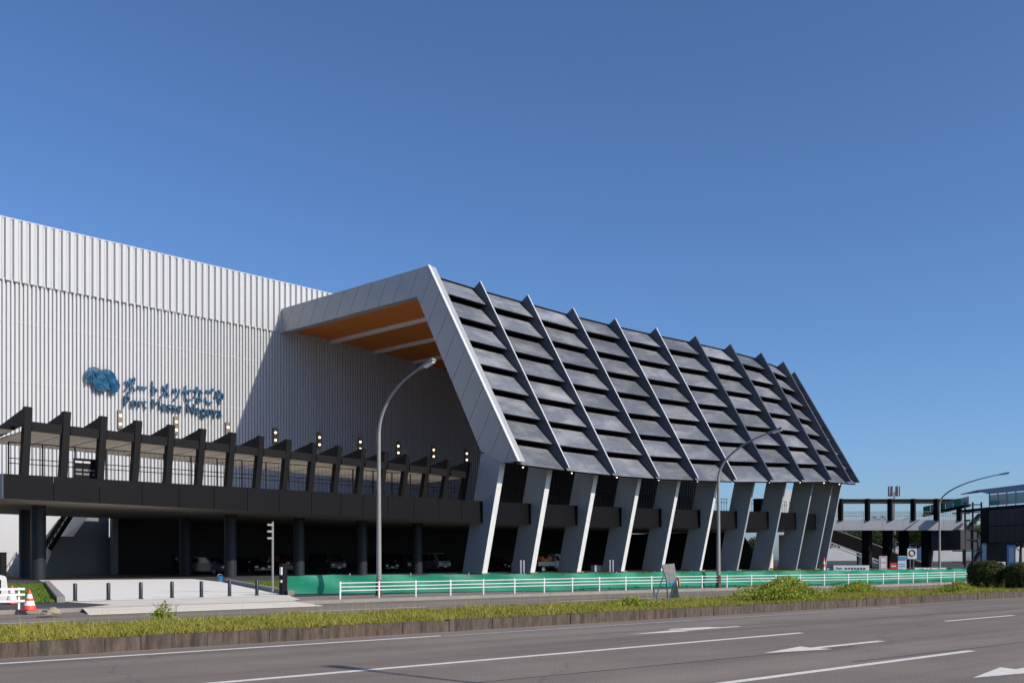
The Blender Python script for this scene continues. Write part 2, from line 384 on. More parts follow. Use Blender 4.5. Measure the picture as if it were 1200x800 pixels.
def gp(lst, z): return [G(x, y, z) for x, y in lst]
ap = [(104, 719.5, .012), (131, 708, .112), (79, 705, .112), (232, 700.5, .112), (338, 697, .112), (352, 702, .112), (378, 709, .012)]
AP = [G(*q) for q in ap]
i0, i6 = RP(st(AP[0])[0] + .4, 30.5, .112), RP(st(AP[6])[0] - .3, 30.5, .112)
mb = MB(); mb.poly([AP[1], AP[3], AP[2]]); mb.poly([i0, i6, AP[5], AP[4], AP[3], AP[1]]); mb.poly([AP[0], AP[6], i6, i0]); structure(mb, 'driveway_apron', 'apron')
structure(MB().prism([AP[0] - Vector((0, 0, .01)), AP[6] - Vector((0, 0, .01)), AP[6] + ET * .25 - Vector((0, 0, .01)), AP[0] + ET * .25 - Vector((0, 0, .01))], (0, 0, .012)), 'apron_edge', 'apron')
dw = gp([(58, 683.5), (77, 704.5), (232, 700.5), (338, 697), (262, 681.5)], .12)
drive = sheet('concrete_driveway', 'concrete', [dw[0] + Vector((3, 9, 0)), dw[0], dw[1], dw[2], dw[3], dw[4], dw[4] + Vector((3, 9, 0))], .118)
# kerbs along the driveway
dk = MB()
dk.bar(dw[1] + Vector((-.15, 0, .07)), dw[0] + Vector((-.15, 0, .07)), .25, .2); dk.bar(dw[3] + Vector((.2, .1, .07)), dw[4] + Vector((.2, 0, .07)), .25, .2)
structure(dk, 'driveway_kerb', 'kerbpale')
lawnA = gp([(-160, 684), (57, 684), (76, 704.5), (-160, 711)], .12)
lawnB = gp([(266, 681), (345, 680.5), (345, 696.8), (338, 696.3)], .12)
lawnC = [Vector((64, 49.5, 0)), Vector((118, 40, 0)), Vector((118, 50.5, 0)), Vector((96, 54.5, 0)), Vector((64, 59.5, 0))]
for i, L in enumerate((lawnA, lawnB, lawnC)):
    sheet('lawn', 'lawnsoil', L, .116 + .002 * i)
def in_poly(P, poly):
    x, y = P[:, 0], P[:, 1]; ins = np.zeros(len(P), bool); n = len(poly)
    for i in range(n):
        x1, y1 = poly[i][0], poly[i][1]; x2, y2 = poly[i - 1][0], poly[i - 1][1]
        c = ((y1 > y) != (y2 > y)) & (x < (x2 - x1) * (y - y1) / (y2 - y1 + 1e-12) + x1); ins ^= c
    return ins
for L, lab in ((lawnA, 'short green lawn left of the concrete driveway'), (lawnB, 'short green lawn strip between driveway and green net'), (lawnC, 'short green lawn along the foot of the leaning columns')):
    xs = [p[0] for p in L]; ys = [p[1] for p in L]
    P = np.stack([rng.uniform(min(xs), max(xs), 60000), rng.uniform(min(ys), max(ys), 60000), np.full(60000, .115)], 1)
    P = P[in_poly(P, L)][:22000]; n = len(P)
    o = blades('lawn_grass', 'lawn', P, rng.uniform(.03, .09, n), rng.uniform(.012, .03, n), rng.uniform(0, 1, n), rng.uniform(0, 1, n) ** 1.3, kind='stuff')
    tag(o, lab, 'grass')

# median: earth bank, kerb stones, grass, weeds
med = structure(MB().prism([RP(-60, T_KERB + .15, -.03), RP(160, T_KERB + .15, -.03), RP(160, T_MED, -.03), RP(-60, T_MED, -.03)], (0, 0, .23)), 'median', 'soil')
km = MB().box((0, 0, .115), (.596, .15, .25), None, None)
ks = None; k = 0
for s in np.arange(-1.2, 110, .6):
    if ks is None:
        ks = km.build('kerb_stone', 'kerb', med, bevel=.006, world=False); o = ks
    else:
        o = ks.copy(); COL.objects.link(o)
    o.location = RP(s, T_KERB + .07 + random.gauss(0, .006), random.gauss(0, .006)); o.rotation_euler = (random.gauss(0, .012), 0, -A + random.gauss(0, .006)); k += 1
structure(MB().bar(RP(-60, T_MED + .08, .06), RP(160, T_MED + .08, .06), .15, .2), 'median_back_kerb', 'kerb')

n = 150000
s = -2 + 72 * rng.uniform(0, 1, n) ** 1.5; t = rng.uniform(T_KERB + .1, T_MED + .1, n)
P = np.array([RP(a, b_, .19) for a, b_ in zip(s, t)])
patch = .5 + .5 * np.sin(s * 1.7 + 2 * np.sin(t * 2.3)) * np.cos(t * 1.9 + s * .6)
h = rng.uniform(.04, .15, n) * (.6 + .6 * patch) * (1 + .6 * (rng.uniform(0, 1, n) > .97))
o = blades('median_grass', 'grass', P, h, rng.uniform(.006, .012, n), rng.uniform(.1, 1.3, n), np.clip(.55 * rng.uniform(0, 1, n) + .45 * patch + rng.normal(0, .1, n), 0, 1), kind='stuff')
tag(o, 'rough yellow green grass covering the central reservation', 'grass')
# tall thin stalks
n = 500; s = rng.uniform(0, 45, n); t = rng.uniform(T_KERB + .3, T_MED, n); P = np.array([RP(a, b_, .19) for a, b_ in zip(s, t)])
o = blades('grass_stalks', 'grass', P, rng.uniform(.3, .6, n), np.full(n, .004), rng.uniform(0, .3, n), rng.uniform(.6, 1, n), kind='stuff')
tag(o, 'thin dry seed stalks rising above the median grass', 'grass')
# leafy weeds (big mass and smaller clumps)
def weed_clump(px, py, rs, rt, hh, n, lab, tl=0):
    c = G(px, py, .2); root = thing('weed_clump', lab, 'weed', c, 0)
    u = rng.normal(0, .45, (n, 2)); z = rng.uniform(0, 1, n) ** .8
    keep = np.hypot(u[:, 0], u[:, 1]) < 1.1 * np.sqrt(1.15 - z); u = u[keep]; z = z[keep]; n = len(z)
    bumps = .75 + .35 * np.sin(u[:, 0] * 5 + 1) * np.cos(u[:, 1] * 4)
    P = np.array([c + ES * (a * rs) + ET * (b_ * rt) for a, b_ in u]); P[:, 2] += z * hh * bumps
    leaves('leaves', 'weed', P, np.tile([0, -.4, 1.0], (n, 1)), rng.uniform(.03, .075, n), np.clip(rng.beta(2, 2, n) * .7 + .3 * z, 0, 1), root, aspect=.35)
    mb = MB()
    for i in range(14):
        a = random.gauss(0, .4) * rs; b_ = random.gauss(0, .4) * rt; q = c + ES * a + ET * b_
        mb.tube([q, q + Vector((random.gauss(0, .08), random.gauss(0, .08), hh * .5)), q + Vector((random.gauss(0, .15), random.gauss(0, .15), hh * .95))], [.008, .006, .003], 4)
    mb.build('stems', 'weed', root, kind='stuff')
weed_clump(915, 704, 2.6, 1.0, .75, 9000, 'large leafy weed bush spilling over the median kerb')
weed_clump(1003, 695, 1.6, .9, .45, 3500, 'low leafy weed clump beside the large weed bush')
weed_clump(1122, 694, 1.3, .7, .45, 2500, 'dark leafy weed clump beside the clipped round shrub')
weed_clump(560+180, 710, .9, .6, .26, 1000, 'small weed tuft beside the leaning notice board')
weed_clump(190, 728, .35, .3, .42, 260, 'single tall weed plant opposite the concrete driveway')

# painted markings (children of the road)
def strip(parent, name, s0, s1, t, wd, m='paint', z=.004, jit=0, t1=None):
    mb = MB(); nn = max(2, int(abs(s1 - s0) / (1.0 if jit else 6))); a = []; c = []
    for i in range(nn + 1):
        q = s0 + (s1 - s0) * i / nn; j = random.gauss(0, jit) if jit else 0; tt = t + ((t1 if t1 is not None else t) - t) * i / nn
        a.append(RP(q, tt - wd / 2 + j, z)); c.append(RP(q, tt + wd / 2 + j + (random.gauss(0, jit) * .3 if jit else 0), z))
    for i in range(nn): mb.poly([a[i], a[i + 1], c[i + 1], c[i]])
    return mb.build(name, m, parent)
sE = lambda x, y: st(G(x, y))[0]
strip(road, 'edge_line', -40, sE(520, 745), 16.4, .16)
strip(road, 'edge_line', sE(522, 745), sE(1060, 711), 16.33, .13, 'paintworn')
strip(road, 'lane_line', -40, sE(938, 741), 12.12, .17)
p = [st(G(1109, 727.5)), st(G(1187, 720.5))]; strip(road, 'lane_line', p[0][0], p[1][0], (p[0][1] + p[1][1]) / 2, .15)
strip(road, 'lane_line', -6, sE(1137, 762), 7.93, .16)
for a_, b_ in ((-60, sE(75, 726)), (sE(360, 716.5), sE(490, 710)), (sE(668, 705), sE(770, 699.5))):
    strip(road2, 'lane_line', a_, b_, 26.2, .15)
for k_ in range(6): strip(road2, 'lane_line', 48 + k_ * 16, 55 + k_ * 16, 26.2 if k_ > 3 else 25.6, .15)
for (x0, y0, x1, y1) in ((560, 799, 1000, 757), (1000, 775, 1200, 752), (700, 742, 1200, 713), (620, 755, 480, 744)):
    p0 = st(G(x0, y0)); p1 = st(G(x1, y1)); strip(road, 'tar_seam', p0[0], p1[0], p0[1], .05, 'seam', .002, .012, t1=p1[1])
def arrow(pts, tc, name='lane_arrow'):
    MB().poly([RP(a, tc + b_, .005) for a, b_ in pts]).build(name, 'paint', road)
# straight arrow in the middle lane, tip pointing towards smaller s
a0, a1 = st(G(898, 765.5)), st(G(1029, 750.5)); tc0 = (a0[1] + a1[1]) / 2; L = a1[0] - a0[0]
def straight(s0, tc, L): arrow([(s0, 0), (s0 + .42 * L, -.33), (s0 + .40 * L, -.085), (s0 + L, -.085), (s0 + L, .085), (s0 + .40 * L, .085), (s0 + .42 * L, .33)], tc)
straight(a0[0], tc0, L)
a2 = st(G(1140, 794)); straight(a2[0], a2[1], L)
b0, b1 = st(G(734, 743)), st(G(866, 733.5)); L1 = b1[0] - b0[0]; s0 = b0[0]; tcb = (b0[1] + b1[1]) / 2
arrow([(s0, -.05), (s0 + .45 * L1, -.27), (s0 + .43 * L1, -.1), (s0 + L1, -.09), (s0 + L1, .08), (s0 + .86 * L1, .08), (s0 + .80 * L1, .30), (s0 + .52 * L1, .46),
       (s0 + .44 * L1, .34), (s0 + .56 * L1, .16), (s0 + .45 * L1, .10), (s0 + .44 * L1, .16)], tcb, 'lane_arrow')

# ------------------------------------------------------------------ canopy building: measured fin tips
TOP = [(502.6, 311), (563, 330), (618.6, 346), (671.6, 361), (721, 373.5), (769, 384.5), (815, 394), (856, 403.5), (892, 413.6), (918, 424), (931, 436)]
BOT = [(606, 540), (667, 548), (721, 554), (772, 558), (818, 560), (863, 561.6), (906, 562), (943, 562), (974.6, 562), (997, 564), (1007, 565)]
RT, EV = [], []
for i, (a, b_) in enumerate(zip(TOP, BOT)):
    wr = F * (26.6 - 3.4 * (i / 10) ** 1.3) / (HZ - a[1]); we = wr - (7.8 - 1.8 * (i / 10) ** 2)
    RT.append(W(a[0], a[1], wr)); EV.append(W(b_[0], b_[1], we))
X0 = RT[0].x; RT[0].x = EV[0].x = X0
HH, DD, NN, LL, TT = [], [], [], [], []
for r_, e_ in zip(RT, EV):
    d = e_ - r_; hz = Vector((d.x, d.y, 0)).normalized(); D = d.normalized(); c_, s_ = math.hypot(D.x, D.y), -D.z
    HH.append(hz); DD.append(D); NN.append(hz * s_ + Vector((0, 0, c_))); LL.append(d.length); TT.append(Vector((-hz.y, hz.x, 0)))
WALL_Y = 92.0; GZ = .1
can = thing('canopy_hall', 'long sloping canopy hall with grey fins, solar panels and leaning columns', 'building', (X0, 60, GZ))
def fp(i, s, dpt): return RT[i] + DD[i] * s + NN[i] * dpt
for i in range(1, 11):
    tl = TT[i] * .2; cot = HH[i].dot(DD[i]) / -DD[i].z
    pts = [fp(i, 0, 0), fp(i, LL[i], 0), fp(i, LL[i] - 1.5 * cot, -1.5), fp(i, 0, -1.5)]
    fo = MB().prism([p - tl / 2 for p in pts], tl).build('fin', 'fin', can)
    MB().bar(fp(i, -.03, .03), fp(i, LL[i] + .02, .03), .13 if i < 6 else .21, .05, NN[i]).build('edge_strip', 'edge' if i < 6 else 'fin', fo)  # pale strips on the nearer fins paint in their sunlit edges
fo = MB().bar(fp(0, -.03, .03), fp(0, LL[0] + .02, .03), .3, .06, NN[0]).build('edge_strip', 'edge', can)

# solar panels: 8 rows x 10 bays, shingled
NR = 8
for i in range(10):
    j = i + 1; ui = (RT[j] - RT[i]).normalized()
    ins = .16
    for k in range(NR):
        def q(ii, fr, dp, sg): return fp(ii, fr * LL[ii] / NR, dp) + ui * (ins * sg) + Vector((0, 0, 0))
        f0, f1 = k + (.03 if k == 0 else .0), k + (.95 if k < NR - 1 else .985)
        top = [q(i, f0, -1.08, 1), q(j, f0, -1.08, -1), q(j, f1, -.42, -1), q(i, f1, -.42, 1)]
        nv = (top[1] - top[0]).cross(top[3] - top[0]).normalized()
        if nv.z < 0: nv = -nv
        mb = MB(); mb.hexa([p - nv * .16 for p in top[::-1]], [p - nv * .012 for p in top[::-1]])
        fr_ = mb.build('solar_panel', 'black', can)
        ti = [top[0] + (top[2] - top[0]) * 0, top[1], top[2], top[3]]
        cen = sum(ti, Vector()) / 4; ti = [cen + (p - cen) * .985 for p in ti]
        g = MB(); g.poly(ti[::-1]); wdt = (ti[1] - ti[0]).length
        nx = max(3, round(wdt / 1.05)); g.uv = [(0, 0), (nx, 0), (nx, 1), (0, 1)]
        g.uv = [(0, 0), (nx, 0), (nx, 1.0), (0, 1.0)]
        # polygon order is ti reversed: 3,2,1,0
        gl = g.build('glass', 'solar', fr_)
    # dark backing deck and ridge cap
    sh = .02
    MB().prism([fp(i, .1, -1.34), fp(j, .1, -1.34), fp(j, LL[j] - .9, -1.34), fp(i, LL[i] - .9, -1.34)], -NN[i] * .2).build('backing_deck', 'black', can)
    MB().prism([fp(i, .0, -.93), fp(j, .0, -.93), fp(j, .1, -1.3), fp(i, .1, -1.3)], -NN[i] * .1).build('ridge_cap', 'black', can)
    # eave gutter under the last row
    MB().prism([fp(i, LL[i] * .985, -.62), fp(j, LL[j] * .985, -.62), fp(j, LL[j] * .935, -1.5), fp(i, LL[i] * .935, -1.5)], (0, 0, -.12)).build('eave_trim', 'fin', can)

# end frame: clad in panels with slanted joints
fy = lambda Y, Z, x=X0: Vector((x, Y, Z))
zr, ze = RT[0].z, EV[0].z; yr, ye = RT[0].y, EV[0].y
topm = [(WALL_Y - .12, zr - 2.55), (WALL_Y - .12, zr), (yr, zr), (yr + 1.65, zr - 2.55)]
incm = [(yr, zr), (ye, ze), (ye + 2.0, ze), (61.5, ze + 1.2), (yr + 1.65, zr - 2.55)]
def clip(poly, n, d):
    out = []
    for i in range(len(poly)):
        a, c = poly[i - 1], poly[i]; fa = a[0] * n[0] + a[1] * n[1] - d; fc = c[0] * n[0] + c[1] * n[1] - d
        if (fa <= 0) != (fc <= 0):
            t_ = fa / (fa - fc); out.append((a[0] + (c[0] - a[0]) * t_, a[1] + (c[1] - a[1]) * t_))
        if fc <= 0: out.append(c)
    return out
body = MB()
for pl in (topm, incm): body.prism([fy(y, z, X0 + .06) for y, z in pl], (.75, 0, 0))
fb = body.build('end_frame', 'frame', can)
sd = Vector((-.52, .855)); nrm = (sd[1], -sd[0])   # joints run along sd
for pl in (topm, incm):
    ds = [p[0] * nrm[0] + p[1] * nrm[1] for p in pl]; lo = min(ds)
    st_ = 1.9; k0 = math.floor(lo / st_)
    for k in range(k0, math.ceil(max(ds) / st_)):
        c1 = clip(pl, nrm, (k + 1) * st_ - .022); c2 = clip(c1, (-nrm[0], -nrm[1]), -(k * st_ + .022)) if c1 else []
        if len(c2) >= 3: MB().prism([fy(y, z, X0 - .02) for y, z in c2], (.076, 0, 0)).build('frame_panel', 'frame', fb)

# wood soffit, white soffit beams, roof above
ZS = zr - 2.2
for i in range(10):
    j = i + 1
    zi = RT[i].z - 2.2; zj = RT[j].z - 2.2
    ya, yb = RT[i].y + 1.55, RT[j].y + 1.55; xa = RT[i].x + (.82 if i == 0 else .2); xb = RT[j].x - .2
    MB().prism([(xa, ya, zi), (xb, yb, zj), (xb, WALL_Y - .15, zj), (xa, WALL_Y - .15, zi)], (0, 0, .12)).build('wood_soffit', 'wood', can)
    MB().prism([(xa, ya + .1, zi + .3), (xb, yb + .1, zj + .3), (xb, WALL_Y - .15, zj + .3), (xa, WALL_Y - .15, zi + .3)], (0, 0, 1.1)).build('roof_slab', 'roofmetal', can)
    # inner lining of the slope
    MB().prism([(xa, ya + .1, zi), (xb, yb + .1, zj), (xb, EV[j].y + 4.1, EV[j].z + 1.2), (xa, EV[i].y + 4.1, EV[i].z + 1.2)], (0, .12, -.06)).build('slope_lining', 'wood', can)
    x = RT[j].x
    MB().bar((x, RT[j].y + 1.9, zj - .16), (x, WALL_Y - .15, zj - .16), .3, .42).build('soffit_beam', 'edge', can)
    MB().bar((x, RT[j].y + 1.75, zj - .3), (x, EV[j].y + 4.3, EV[j].z + .9), .38, .7, (0, 1, 1)).build('slope_beam', 'edge', can)

# leaning columns
for i in range(11):
    h_ = -HH[i]; e = Vector((EV[i].x, EV[i].y, 0)); zt = EV[i].z + (1.1 if i else .95); tw = TT[i] * (.32, .32, .3, .28, .25, .2, .14, .12, .12, .12, .12)[i]
    a0 = e + h_ * 2.0; a1 = e + h_ * 4.45; b0 = e + h_ * 4.45; b1 = e + h_ * 6.9
    if i == 0: a1 = e + h_ * 4.55
    shf = TT[i] * (-.38 if TT[i].x > 0 else .38) * (-1 if i == 0 else 0)
    pts = [a0 + Vector((0, 0, zt)), a1 + Vector((0, 0, zt)), b1 + Vector((0, 0, GZ)), b0 + Vector((0, 0, GZ))]
    MB().prism([p - tw + shf for p in pts], tw * 2).build('leaning_column', 'column', can, bevel=.02)
    dn = (pts[3] - pts[0]).normalized(); on = Vector((-h_.x, -h_.y, 0)); on = (on - dn * on.dot(dn)).normalized()
    fp_ = [pts[0] + on * .03 + dn * .02, pts[3] + on * .03 - dn * .02]
    MB().hexa([fp_[0] - tw * .96 + shf, fp_[0] + tw * .96 + shf, fp_[1] + tw * .96 + shf, fp_[1] - tw * .96 + shf],
              [q + on * -.025 for q in (fp_[0] - tw * .96 + shf, fp_[0] + tw * .96 + shf, fp_[1] + tw * .96 + shf, fp_[1] - tw * .96 + shf)]).build('column_front', 'rail' if i < 6 else 'column', can)  # white on the nearer fronts paints in the sunlit face
    MB().box((e + h_ * 5.7 + Vector((0, 0, GZ + .04))) + shf, (3.0, 1.0, .1), h_, TT[i]).build('column_base', 'kerbpale', can)
# added dark ribbed wall behind the far columns, painted as the shaded hall wall
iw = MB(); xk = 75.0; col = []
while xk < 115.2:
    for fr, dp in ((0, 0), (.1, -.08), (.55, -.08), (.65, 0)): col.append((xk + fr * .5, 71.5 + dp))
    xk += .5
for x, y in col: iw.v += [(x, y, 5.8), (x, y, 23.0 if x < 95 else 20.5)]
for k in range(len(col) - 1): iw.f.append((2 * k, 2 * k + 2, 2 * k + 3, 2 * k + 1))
iw.build('shade_wall', 'shadewall', can, kind='stuff')
MB().box((95, 71.9, 14.2), (40.2, .6, 16.8)).build('shade_wall_core', 'shadewall', can)
for (x0, x1, ya_, z0, z1, mm) in ((897, 906, 66, .1, 4.3, 'apron'), (912, 936, 62, 6.3, 10.2, 'column'), (921, 934, 62, .1, 4.4, 'apron'), (891, 899, 64, 6.3, 9.0, 'black')):
    pa_, pb_ = atY(x0, ya_), atY(x1, ya_)
    MB().box(((pa_.x + pb_.x) / 2, ya_ + .5, (z0 + z1) / 2), (pb_.x - pa_.x, 1.0, z1 - z0)).build('end_pier', mm, can)
# small warm downlights at the eave
for i in range(10):
    c = (EV[i] * .62 + EV[i + 1] * .38) + Vector((0, 1.8, -.15))
    dl = MB().lathe([(.1, .25), (.1, .02)], c, 10).build('downlight', 'brownbox', can)
    MB().lathe([(.06, .0), (.075, -.04), (.05, -.08)], c, 10).build('lamp', 'lit', dl)

# ------------------------------------------------------------------ exhibition hall wall
ZW, ZB = 31.1, 25.75
hall = thing('exhibition_hall', 'white ribbed metal exhibition hall behind the canopy and deck', 'building', (80, WALL_Y, 0))
XL, XR = 2.0, 119.0
def rib(x0, x1, prof, per):
    """corrugated sheet points along X: prof = [(fraction, depth)]"""
    out = []; n = int(round((x1 - x0) / per))
    for i in range(n):
        for fr, dp in prof: out.append((x0 + (i + fr) * per, dp))
    out.append((x0 + n * per, prof[0][1])); return out
per = .70
pan = None; pf = [(0, 0), (.05, -.26), (.50, -.26), (.80, 0), (1.0, 0)]
npan = int((XR - XL) / per)
for i in range(npan):
    if pan is None:
        mb = MB()
        for (a, da), (c, dc) in zip(pf[:-1], pf[1:]):
            mb.poly([(a * per, da, ZB - .1), (c * per, dc, ZB - .1), (c * per, dc, ZW), (a * per, da, ZW)])
        mb.poly([(.05 * per, -.26, ZB - .1), (0, .0, ZB - .1), (.80 * per, 0, ZB - .1), (.50 * per, -.26, ZB - .1)])
        pan = mb.build('cladding_panel', 'white_clad', hall, world=False); o = pan
    else: o = pan.copy(); COL.objects.link(o)
    o.location = (XL + i * per - 80, -.12, 0)
pr = rib(XL, XR, [(0, 0), (.06, -.2), (.54, -.2), (.60, 0)], .36)
mb = MB(); k = 0
for x, dp in pr: mb.v += [(x, WALL_Y + dp, 8.2), (x, WALL_Y + dp, ZB + .1)]
for i in range(len(pr) - 1): mb.f.append((2 * i, 2 * i + 2, 2 * i + 3, 2 * i + 1))
lw = mb.build('ribbed_cladding', 'white_clad', hall, kind='stuff')
MB().box(((XL + XR) / 2, WALL_Y + 15.2, 15.5), (XR - XL, 30, 31)).build('hall_body', 'white_clad', hall)
MB().box(((XL + XR) / 2, WALL_Y - .1, ZW + .03), (XR - XL, .2, .1)).build('parapet_cap', 'white_clad', hall)
for z in (22.2, 17.0, 12.0):
    MB().box(((XL + XR) / 2, WALL_Y - .202, z), (XR - XL, .008, .03)).build('joint_line', 'white_clad', hall)
# flat lower wall under the deck level
MB().box(((XL + XR) / 2, WALL_Y - .05, 4.2), (XR - XL, .3, 8.2)).build('plinth_wall', 'white_clad', hall)

# ------------------------------------------------------------------ wall sign
sg = atY(119, WALL_Y - .45); wS = depth(sg)
sign = thing('wall_sign', 'blue emblem and Japanese and English lettering mounted on the white ribbed wall', 'sign', (sg.x, WALL_Y - .5, zat(445, wS)))
def text_parts(txt, px0, py0, px1, py1, hgt, m, name, bold):
    """one line of letters from photo pixel (px0,py0) to (px1,py1) on the wall; each letter a part"""
    A_ = atY(px0, WALL_Y - .5); B_ = atY(px1, WALL_Y - .5); za = zat(py0, depth(A_))
    cu = bpy.data.curves.new('t', 'FONT'); cu.body = txt; cu.size = 1; cu.extrude = 0; cu.offset = bold
    to = bpy.data.objects.new('t', cu); COL.objects.link(to); bpy.context.view_layer.update()
    dg = bpy.context.evaluated_depsgraph_get(); me = bpy.data.meshes.new_from_object(to.evaluated_get(dg))
    V = np.array([v.co[:] for v in me.vertices]); faces = [tuple(p.vertices) for p in me.polygons]
    bpy.data.objects.remove(to); bpy.data.curves.remove(cu); bpy.data.meshes.remove(me)
    # union faces into islands
    par = list(range(len(V)))
    def fd(a):
        while par[a] != a: par[a] = par[par[a]]; a = par[a]
        return a
    for f in faces:
        for v in f[1:]: par[fd(v)] = fd(f[0])
    isl = {}
    for f in faces: isl.setdefault(fd(f[0]), []).append(f)
    x0, x1 = V[:, 0].min(), V[:, 0].max(); y0, y1 = V[:, 1].min(), V[:, 1].max()
    sx = (B_.x - A_.x) / (x1 - x0); sz = hgt / (y1 - y0)
    # letters: group islands by advance cell
    groups = []
    for key, fs in isl.items():
        vid = sorted({v for f in fs for v in f}); xa, xb = V[vid, 0].min(), V[vid, 0].max()
        for g in groups:
            ov = min(xb, g[1]) - max(xa, g[0])
            if ov > .0: g[0] = min(g[0], xa); g[1] = max(g[1], xb); g[2] += fs; break
        else: groups.append([xa, xb, list(fs)])
    for g in groups:
        vid = sorted({v for f in g[2] for v in f}); ix = {v: k for k, v in enumerate(vid)}
        bm = bmesh.new()
        bv = [bm.verts.new((A_.x + (V[v, 0] - x0) * sx, WALL_Y - .5, za + (V[v, 1] - y0) * sz)) for v in vid]
        for f in g[2]:
            try: bm.faces.new([bv[ix[v]] for v in f])
            except ValueError: pass
        bmesh.ops.recalc_face_normals(bm, faces=bm.faces[:])
        r_ = bmesh.ops.extrude_face_region(bm, geom=bm.faces[:])
        bmesh.ops.translate(bm, verts=[e for e in r_['geom'] if isinstance(e, bmesh.types.BMVert)], vec=(0, .2, 0))
        bmesh.ops.recalc_face_normals(bm, faces=bm.faces[:])
        me2 = bpy.data.meshes.new(name); bm.to_mesh(me2); bm.free()
        for v in me2.vertices: v.co = v.co - Vector(sign.location)
        me2.materials.append(M[m]); o = bpy.data.objects.new(name, me2); COL.objects.link(o); o.parent = sign
text_parts('ポートメッセなごや', 146.5, 461.5, 262.5, 473, 1.7, 'teal', 'character', .010)
text_parts('Port Messe Nagoya', 146, 479.5, 260.5, 484, 1.3, 'tealdark', 'letter', 0)
# emblem: three lobes of concentric wave arcs
px_, pz_ = sg.x, zat(446, wS)
def lobe(cx, cz, r0, a0, a1, nring):
    for k in range(nring):
        r_ = r0 * (1 - k / nring); mb = MB(); q = []
        for i in range(25):
            t_ = R(a0 + (a1 - a0) * i / 24); q.append(Vector((px_ + cx + r_ * math.cos(t_), WALL_Y - .62 - .02 * k, pz_ + cz + r_ * math.sin(t_))))
        mb.tube(q, .08, 6); mb.build('wave_arc', 'teal', sign)
for cx, cz, r_ in ((-.55, .12, .62), (.35, .05, .66), (-.1, -.28, .62), (.8, -.3, .45)):
    MB().prism([(px_ + cx + r_ * math.cos(R(12 * i)), WALL_Y - .58, pz_ + cz + r_ * math.sin(R(12 * i))) for i in range(30)], (0, .1, 0)).build('wave_disc', 'tealdark', sign)
lobe(-.72, .28, .80, -100, 230, 4); lobe(.42, .18, .86, -60, 220, 5); lobe(.95, -.32, .66, -110, 130, 4); lobe(-.12, -.25, .72, 150, 400, 5)

# wall lights along the hall
wl = None
for k in range(9):
    X = 43.8 + 5.7 * k; z = 14.55 - .02 * k
    if wl is None:
        wl = thing('wall_light', 'slim brown wall light with two glowing lamps on the ribbed wall', 'light', (X, WALL_Y - .12, z), 0, 'wall lights along the hall above the pergola')
        MB().box((0, -.14, 0), (.46, .26, 1.75)).build('housing', 'brownbox', wl, world=False, bevel=.02)
        for dz in (.35, -.45): MB().lathe([(.09, -.1), (.13, 0), (.09, .1)], (0, -.3, dz), 10).build('lamp', 'lit', wl, world=False, smooth=True)
        o = wl
    else: o = copy_tree(wl)
    o.location = (X, WALL_Y - .12, z)
    o['label'] = {0: 'brown wall light below the gap between emblem and lettering', 1: 'brown wall light below the middle of the blue lettering', 2: 'brown wall light just past the end of the blue lettering',
                  3: 'brown wall light at the edge of the canopy shadow on the wall', 8: 'brown wall light beside the first leaning column'}.get(k, 'slim brown wall light with two glowing lamps in the canopy shade')

# ------------------------------------------------------------------ elevated deck
YF = EV[0].y + 4.3
dx0 = atY(3.5, YF).x
deck = thing('elevated_deck', 'elevated walkway deck with dark fascia panels on round dark columns', 'deck', (40, 65, GZ))
path = [Vector((dx0, YF, 0))] + [Vector((EV[i].x, EV[i].y + 4.3, 0)) for i in range(11)]
path.append(path[-1] + Vector((3, .6, 0)))
def zb_at(x): return 4.98 - .45 * min(1, max(0, (x - dx0) / (X0 - dx0))) + (.0 if x < X0 else .25 * (x - X0) / 55)
def zt_at(x): return 6.42 + (.25 * (x - X0) / 55 if x > X0 else 0)
# slab
mb = MB()
for a, c in zip(path[:-1], path[1:]):
    za, zc = zb_at(a.x), zb_at(c.x)
    mb.prism([(a.x, a.y + .1, za + .12), (c.x, c.y + .1, zc + .12), (c.x, 83, zc + .12), (a.x, 83, za + .12)], (0, 0, .9))
mb.build('deck_slab', 'slategrey', deck)
fl = MB()
for a, c in zip(path[:-1], path[1:]): fl.poly([(a.x, a.y + .12, zb_at(a.x) + 1.06), (c.x, c.y + .12, zb_at(c.x) + 1.06), (c.x, 82.9, zb_at(c.x) + 1.06), (a.x, 82.9, zb_at(a.x) + 1.06)])
fl.build('deck_floor', 'concrete', deck)
mb = MB()
for a, c in zip(path[:-1], path[1:]):
    za, zc = zb_at(a.x), zb_at(c.x)
    mb.poly([(a.x, a.y + .06, za), (a.x, a.y + 5, za), (c.x, c.y + 5, zc), (c.x, c.y + .06, zc)])
    mb.poly([(a.x, a.y + 5, za), (a.x, 83, za + .06), (c.x, 83, zc + .06), (c.x, c.y + 5, zc)])
mb.build('deck_soffit', 'deckunder', deck)
